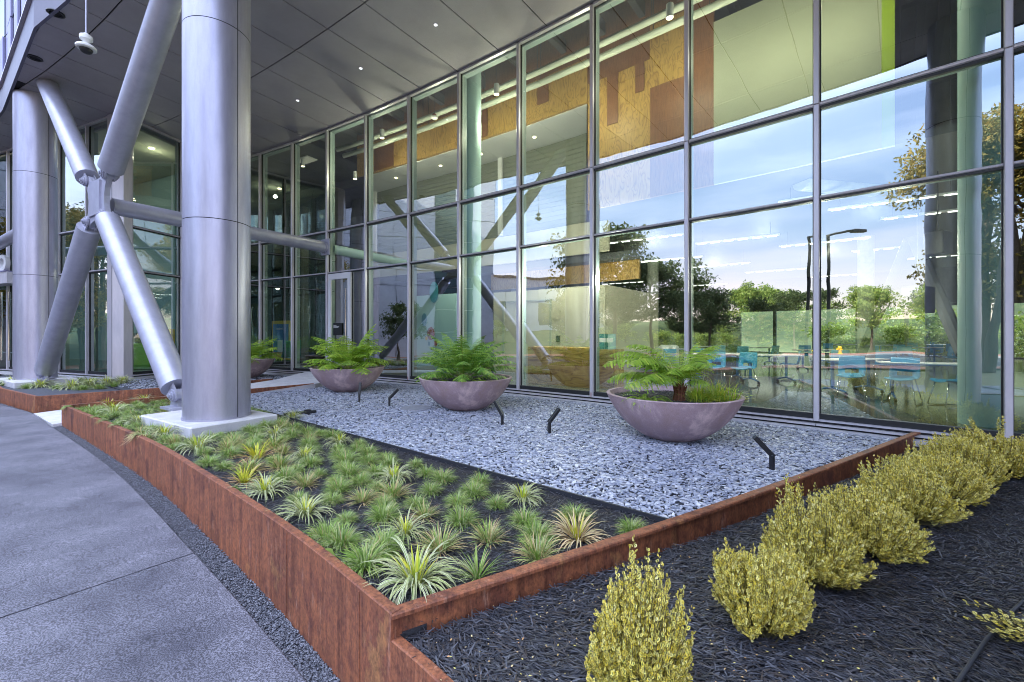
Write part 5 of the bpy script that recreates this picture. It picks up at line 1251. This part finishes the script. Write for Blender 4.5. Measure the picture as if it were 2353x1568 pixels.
m = MB('redbrown'); m.lathe([(0,.1),(.06,.1),(.07,.06),(.05,.02)], (*q, z), 16); m.build('base', k); m = MB('white'); m.lathe([(.05,.03),(.11,.02),(.115,-.02),(.07,-.06),(0,-.07)], (*q, z), 20); m.build('cover', k, smooth='auto')
m = MB('black'); m.tube([(*q, z+.1), (*q, 10.2)], .008, 5); m.build('rod', k)
for (x, o, y, l) in ((2170,3.0,690,'black loudspeaker box hung in the dark strip of the hall'), (2215,5.0,560,'black projector hung high in the dark strip of the hall')):
    q = behind(x-60, o)[0]; z = ZC+(HY-y)/F*q[1]; k = thing('hanging_speaker', l, 'speaker', (float(q[0]), float(q[1]), z)); m = MB('black'); m.box((*q, z), (.4,.35,.5), .4, 0, .02); m.build('cabinet', k); m = MB('black'); m.tube([(*q, z+.24), (*q, z+2.5)], .015, 6); m.build('hanger', k)
m = MB('white'); q, t, n = behind(702, 1.6); z = ZC+(HY-440)/F*q[1]
m.box((*q, ZC+(HY-368)/F*q[1]), (.9,.5,.05), rz_of(t), 0, .01); tag(m.build('ceiling_diffuser'), 'flat white air diffuser hanging in the dark bay near the door', 'diffuser')

# ------------------------------------------------------------------ the other side of the street (mirrored in the glass)
rd_ = MB(['asphalt','kerb','white','bark_mulch'])
yy = [40, 22, 8, -4, -16, -30, -48, -80, -120]; xn = [-17,-15.2,-14.2,-13.8,-13,-12,-10,-6,0]; xf = [-31,-29.5,-28.5,-28,-27,-25.5,-23,-19,-12]
def ribbon(mb, xa, xb, z, mi):
    V = [(a, y, z) for a, y in zip(xa, yy)] + [(b, y, z) for b, y in zip(xb, yy)]; n = len(yy); mb.add(V, [(i, i+1, n+i+1, n+i) for i in range(n-1)], mi)
m = MB('asphalt'); ribbon(m, xn, xf, -.79, 0); struct(m.build('road'))
m = MB('kerb')
for xs_, s in ((xn, 1), (xf, -1)):
    for i in range(len(yy)-1): m.seg((xs_[i], yy[i]), (xs_[i+1], yy[i+1]), .16, .14, -.80)
struct(m.build('kerb'))
m = MB('white'); mid = [(a+b)/2 for a, b in zip(xn, xf)]; ribbon(m, [x-.06 for x in mid], [x+.06 for x in mid], -.785, 0); struct(m.build('road_marking'))
m = MB('bark_mulch'); ribbon(m, [x-.1 for x in xf], [x-4.5 for x in xf], -.68, 0); ribbon(m, [x+.1 for x in xn], [x+2.0 for x in xn], -.70, 0); struct(m.build('verge'))
def hill(name, pts, d, h, seed):
    m = MB('hillgreen'); rs = np.random.default_rng(seed); n, k = len(pts), 10; V = []
    for (x, y) in pts:
        for j in range(k): t = j/(k-1); V.append((x+d[0]*t, y+d[1]*t, -.72+h*(1-math.cos(t*math.pi))/2+rs.normal(0,.12)*(t > 0)))
    m.add(V, [(i*k+j, (i+1)*k+j, (i+1)*k+j+1, i*k+j+1) for i in range(n-1) for j in range(k-1)]); return struct(m.build(name, smooth=True))
hill('hill', [(x-4.4, y) for x, y in zip(np.interp(np.linspace(20,-110,30), yy[::-1], xf[::-1]), np.linspace(20,-110,30))], (-26,-4), 4.2, 3)
hill('hill', [(54-1.5*i, 6+1.6*i) for i in range(30)], (14,13), 6.8, 4)
# lamp post
lp = thing('street_lamp', 'tall dark street lamp with a curved arm mirrored in the glass front', 'street lamp', (-13.0,-9.9,-.75))
m = MB('black'); m.tube([(-13,-9.9,-.75), (-13,-9.9,-.2), (-13,-9.9,7.5)], [.16,.11,.085], 12); m.build('pole', lp)
m = MB('black'); m.tube([(-13,-9.9,7.45), (-13.0,-10.4,7.62), (-13.,-11.2,7.75), (-13,-11.7,7.76)], .075, 8); m.build('arm', lp); m = MB('alu_dark'); m.box((-13,-11.95,7.74), (.34,.9,.2), 0, 0, .04); m.build('lamp_head', lp)
hy = thing('fire_hydrant', 'yellow fire hydrant on the far verge mirrored in the glass', 'hydrant', (-28.4,-25.5,-.68)); m = MB('hydrant'); m.lathe([(0,0),(.2,0),(.2,.05),(.13,.07),(.13,.55),(.18,.57),(.16,.68),(.06,.78),(0,.8)], (-28.4,-25.5,-.68), 20); m.build('barrel', hy, smooth='auto')
m = MB('hydrant'); m.tube([(-28.65,-25.5,-.25), (-28.15,-25.5,-.25)], .07, 12); m.tube([(-28.4,-25.5,-.25), (-28.4,-25.2,-.25)], .09, 12); m.build('outlet', hy)
# trees
def tree(seed, h, cr, ch_, mname, N, lsz, trunks=1, base=.35):
    rs = np.random.default_rng(seed); random.seed(seed); TW = MB('bark'); T = []
    for q in range(trunks):
        bx = rs.normal(0, .25)*(trunks > 1); by = rs.normal(0,.25)*(trunks > 1); tw = [(bx,by,0)]; 
        for i in range(1, 7): tw.append((bx*(1+i*.5)+rs.normal(0,.05)*i*.4, by*(1+i*.5)+rs.normal(0,.05)*i*.4, h*.82*i/6))
        TW.tube(tw, [h*.017*(1-.13*i) for i in range(7)], 8)
        for k in range(int(26/trunks)+4):
            f = base+(1-base)*rs.random()**.8; z = h*.85*f; i = min(int(f*6), 5); p = np.array(tw[i]); p[2] = z; a = rs.uniform(0, 6.28); prof = math.sin(min(1, (f-base)/(1-base)*.9+.14)*math.pi)**.6
            ln = cr*prof*rs.uniform(.7, 1.1); e = rs.uniform(.15, .7); d = np.array([math.cos(a)*math.cos(e), math.sin(a)*math.cos(e), math.sin(e)]); pts = [p+d*ln*t+np.array([0,0,.12*ln*t*t]) for t in (0,.35,.7,1)]
            TW.tube(pts, [.05*h/9,.035*h/9,.02*h/9,.008], 5)
            for t in np.linspace(.4, 1.05, 4): T.append((p+d*ln*t+rs.normal(0,.12,3)*cr*.5, cr*rs.uniform(.16,.30)))
    nc = len(T); cen = np.array([t[0] for t in T]); rad = np.array([t[1] for t in T]); idx = rs.integers(0, nc, N); v = rs.normal(0, 1, (N, 3)); v /= np.linalg.norm(v, axis=1)[:, None]
    pos = cen[idx]+v*(rad[idx]*rs.random(N)**.4)[:, None]*np.array([1,1,.7]); D = rs.normal(0, 1, (N, 3))+np.array([0,0,-.2]); L_ = rs.uniform(.6,1.2,N)*lsz
    o = scatter('c', [(0,0,0),(.5,.22,.05),(1,0,-.05),(.5,-.22,.05)], [(0,1,2,3)], None, [mname], pos, frames(D, rs.uniform(-3,3,N)), np.stack([L_,L_,L_], 1)); me = o.data; bpy.data.objects.remove(o)
    t = TW.build('t'); mt = t.data; bpy.data.objects.remove(t); return me, mt
TR = {'dark': tree(3, 9, 3.3, 5, 'tree_leaf', 9000, .30), 'gold': tree(8, 13.5, 4.6, 9, 'tree_gold', 26000, .26, 4, .22), 'small': tree(5, 5, 1.5, 3, 'tree_leaf', 3000, .2), 'green': tree(12, 8.5, 3.6, 5, 'hedge_leaf', 9000, .32)}
TL = [(-25.4,-4.0,'dark',1.38,'tall dark leafy tree mirrored beside the plywood counter'),(-26.8,-8.5,'dark',1.12,'broad dark tree mirrored left of the wide bay'),(-22.6,-9.5,'dark',.72,'lower dark tree mirrored behind the fern'),
      (-39.2,-25.7,'green',1.05,'rounded green tree mirrored between mullions above the hillside'),(-35,-29,'dark',.9,'spreading tree mirrored behind the lamp post'),(-33,-34,'green',.95,'green tree mirrored right of the lamp post'),(-30,-41,'green',1.,'green tree mirrored beside the dark hall strip'),
      (-10.1,-16.6,'gold',1.18,'tall golden leafed multi stem tree mirrored at the right end of the glass'),(-7.6,-23,'gold',1.15,'second golden leafed tree mirrored at the edge of the picture'),(-12.6,-6.2,'small',.95,'slender young tree mirrored in front of the road'),(-20.9,10.6,'small',.95,'small dark tree mirrored beside the door bay'),
      (-19.5,1.5,'small',1.15,'small tree mirrored beside the round inner column'),(-45,-14,'dark',1.0,'dark tree mirrored far beyond the road'),(-50,-38,'green',1.2,'green tree mirrored on the far hillside'),(-28,14.5,'gold',.75,'tall tree with yellow leaves mirrored in the entrance glass'),(-27,21,'dark',1.1,'dark tree mirrored behind the far column'),(-46,-24,'dark',.9,'dark tree on the mirrored skyline'),(-43,-33,'green',.95,'green tree on the mirrored skyline'),(-38,-50,'dark',1.1,'dark tree mirrored beyond the golden one')]
for i, (x, y, k, sc, lab) in enumerate(TL):
    r = thing('tree', lab, 'tree', (x, y, -.75), i*1.3, 'trees across the street mirrored in the glass'); r.scale = (sc,)*3
    for nme, me in zip(('crown', 'trunk'), TR[k]): o = bpy.data.objects.new(nme, me); COL.objects.link(o); o.parent = r
BUSHM = tree(20, 1.6, 1.1, 1.2, 'hedge_leaf', 1500, .16, 1, .05)
k = 0
for i in range(26):
    x = -33.5-rng.uniform(0, 9); y = 4-i*2.6+rng.normal(0,.6); r = thing('bush', 'green bush on the hillside mirrored low in the glass', 'bush', (x, y, -.7+.18*abs(x+33)), i, 'bushes on the mirrored hillside'); s_ = rng.uniform(.8,1.7); r.scale = (s_,)*3
    for nme, me in zip(('crown', 'trunk'), BUSHM): o = bpy.data.objects.new(nme, me); COL.objects.link(o); o.parent = r
for i in range(36):
    t = i/35; x, y = 38.5-15*t+rng.uniform(-1.5,3.5), 14.5+17*t+rng.uniform(-1.5,3.5); r = thing('bush', 'green bush outside the rear windows of the hall', 'bush', (x, y, -.5), i, 'bushes outside the rear windows'); s_ = rng.uniform(1.0,2.3); r.scale = (s_,)*3
    for nme, me in zip(('crown', 'trunk'), BUSHM): o = bpy.data.objects.new(nme, me); COL.objects.link(o); o.parent = r
# facing buildings
def block(name, lab, x0, y0, x1, y1, z1, cw, ch_, win):
    b_ = thing(name, lab, 'building', (x0, y0, -.75)); m = MB('facade_far'); m.box(((x0+x1)/2, (y0+y1)/2, (z1-.75)/2), (abs(x1-x0)-.1, abs(y1-y0)-.1, z1+.75)); m.build('core', b_)
    p = MB('facade_far'); w = []
    def facade(a, b):
        a, b = np.array(a), np.array(b); L_ = np.linalg.norm(b-a); t = (b-a)/L_; n = max(1, int(L_/cw)); nz = max(1, int((z1+.7)/ch_))
        for i in range(n):
            for j in range(nz):
                q0, q1 = a+t*(L_*i/n+.03), a+t*(L_*(i+1)/n-.03); z0 = -.7+(z1+.7)*j/nz+.03; hh = (z1+.7)/nz-.06
                if win(i, j): w.append((q0, q1, hh, z0))
                else: p.seg(q0, q1, .12, hh, z0)
    facade((x1, y0), (x1, y1)); facade((x0, y0), (x1, y0)); facade((x1, y1), (x0, y1)); p.build('wall_panels', b_)
    g = MB('win_far')
    for q0, q1, hh, z0 in w: g.seg(q0, q1, .05, hh, z0)
    g.build('window', b_); rf = MB('alu_dark'); rf.box(((x0+x1)/2, (y0+y1)/2, z1+.15), (abs(x1-x0)+.3, abs(y1-y0)+.3, .3)); rf.build('roof', b_); return b_
block('panel_building', 'tall pale grey panelled building mirrored in the middle bays', -46, 3.0, -30.5, 13.5, 19, 1.9, 2.0, lambda i, j: i in (1,))
block('low_building', 'low pale building with dark windows mirrored beside the trees', -62, -13, -48, -1, 9.5, 2.4, 2.6, lambda i, j: j in (1, 3) and i % 3 != 0)
block('long_building', 'long dark glazed building mirrored around the entrance', -44, 15.5, -32, 64, 13.0, 3, 2.2, lambda i, j: j != 0 and i % 5 != 0)

# ------------------------------------------------------------------ light, sky, camera
az, el = R(24), R(36)          # the sun stands behind the building: azimuth from +Y towards +X
sun = bpy.data.lights.new('sun', 'SUN'); sun.energy = 2.6; sun.angle = R(.53); sun.color = (1, .93, .82); so = bpy.data.objects.new('sun', sun); COL.objects.link(so)
dirv = Vector((math.sin(az)*math.cos(el), math.cos(az)*math.cos(el), math.sin(el))); so.rotation_euler = dirv.to_track_quat('Z', 'Y').to_euler(); so.location = dirv*100
w = bpy.data.worlds.new('World'); S.world = w; w.use_nodes = True; nt = w.node_tree; N = nt.nodes; L = nt.links; bg = N['Background']
sky = N.new('ShaderNodeTexSky'); sky.sky_type = 'NISHITA'; sky.sun_disc = False; sky.sun_elevation = el; sky.sun_rotation = az; sky.air_density = 1.0; sky.dust_density = .8; sky.ozone_density = 2.2
tc = N.new('ShaderNodeTexCoord'); mp = N.new('ShaderNodeMapping'); mp.inputs['Scale'].default_value = (1.2, 1.2, 6.5); mp.inputs['Rotation'].default_value = (.12, .1, .3); L.new(tc.outputs['Generated'], mp.inputs[0])
nz = N.new('ShaderNodeTexNoise'); nz.inputs['Scale'].default_value = 1.6; nz.inputs['Detail'].default_value = 6; nz.inputs['Roughness'].default_value = .55; L.new(mp.outputs[0], nz.inputs['Vector'])
cr = N.new('ShaderNodeValToRGB'); cr.color_ramp.elements[0].position = .40; cr.color_ramp.elements[1].position = .72; cr.color_ramp.elements[0].color = (.25,.25,.25,1); cr.color_ramp.elements[1].color = (.85,.85,.85,1); L.new(nz.outputs['Fac'], cr.inputs[0])
mx = N.new('ShaderNodeMix'); mx.data_type = 'RGBA'; L.new(cr.outputs[0], mx.inputs[0]); L.new(sky.outputs[0], mx.inputs[6]); mx.inputs[7].default_value = (7.6, 8.0, 9.6, 1)
sx = N.new('ShaderNodeSeparateXYZ'); L.new(tc.outputs['Generated'], sx.inputs[0])
gr = N.new('ShaderNodeValToRGB'); e = gr.color_ramp.elements; e[0].position = 0.; e[0].color = (.50,.37,.30,1); e[1].position = .78; e[1].color = (1.,1.,1.,1)
for p_, c_ in ((.10,(.42,.34,.32)),(.24,(.29,.31,.34)),(.42,(.36,.39,.45))): k = e.new(p_); k.color = (*c_, 1)
L.new(sx.outputs['Z'], gr.inputs[0])
m2 = N.new('ShaderNodeMix'); m2.data_type = 'RGBA'; m2.blend_type = 'MULTIPLY'; m2.inputs[0].default_value = 1; L.new(mx.outputs[2], m2.inputs[6]); L.new(gr.outputs[0], m2.inputs[7])
m3 = N.new('ShaderNodeVectorMath'); m3.operation = 'SCALE'; m3.inputs['Scale'].default_value = 1.5; L.new(m2.outputs[2], m3.inputs[0])
L.new(m3.outputs[0], bg.inputs[0]); bg.inputs[1].default_value = .15
# unseen point lights added to brighten the interior, most clear of any fixture
def lamp(loc, e, col, r=.08):
    l = bpy.data.lights.new('lamp', 'POINT'); l.energy = e; l.color = col; l.shadow_soft_size = r; o = bpy.data.objects.new('lamp', l); COL.objects.link(o); o.location = loc
for x, o, z, e in ((1539,1.2,7.3,24),(1141,1.2,7.3,30),(878,1.2,7.3,30),(1340,1.2,7.3,26),(1010,1.2,7.3,28),(1750,1.3,7.2,15),(1930,1.3,7.2,15),(700,2.5,7.0,20)):
    q = behind(x, o)[0]; lamp((*q, z), e, (1,.86,.62))  # added fill for the bulkhead, placed lower than the pendants
for x, o, z, e in ((1620,3,2.7,26),(1880,2.8,2.7,30),(2060,2.4,2.7,28),(1760,5,3.0,30),(1280,.32,2.4,40),(1385,.35,2.5,20),(1500,9,4.1,16),(1760,10,4.1,16),(2000,9,4.1,16),(1250,1.8,3.3,34),(1400,4,3.0,18),(1010,1.6,3.4,14),(1640,16,4,20),(1900,16,4,20)):
    q = behind(x, o)[0]; lamp((*q, z), e, (1,.9,.72))  # added fill for furniture, counter and hall, hanging free of the linear lights
for p in ((-13.6,16.3,7.9),(-13.4,16.2,3.5),(-16.5,17.4,7.9)): lamp(p, 5, (1,.88,.65))
cam = bpy.data.cameras.new('camera'); co = bpy.data.objects.new('camera', cam); COL.objects.link(co); co.location = (0, 0, ZC); co.rotation_euler = (R(90), 0, 0)
cam.sensor_width = 36; cam.lens = 36*F/2353; cam.shift_y = -(784-HY)/2353; cam.clip_start = .05; cam.clip_end = 900
S.camera = co
S.view_settings.view_transform = 'Standard'; S.view_settings.look = 'None'; S.view_settings.exposure = 2.28; S.view_settings.gamma = 1
S.cycles.max_bounces = 8; S.cycles.transparent_max_bounces = 16; S.cycles.glossy_bounces = 4; S.cycles.diffuse_bounces = 3; S.cycles.caustics_reflective = False; S.cycles.caustics_refractive = False
S.cycles.use_denoising = True; S.cycles.filter_width = 1.0; S.cycles.sample_clamp_indirect = 6
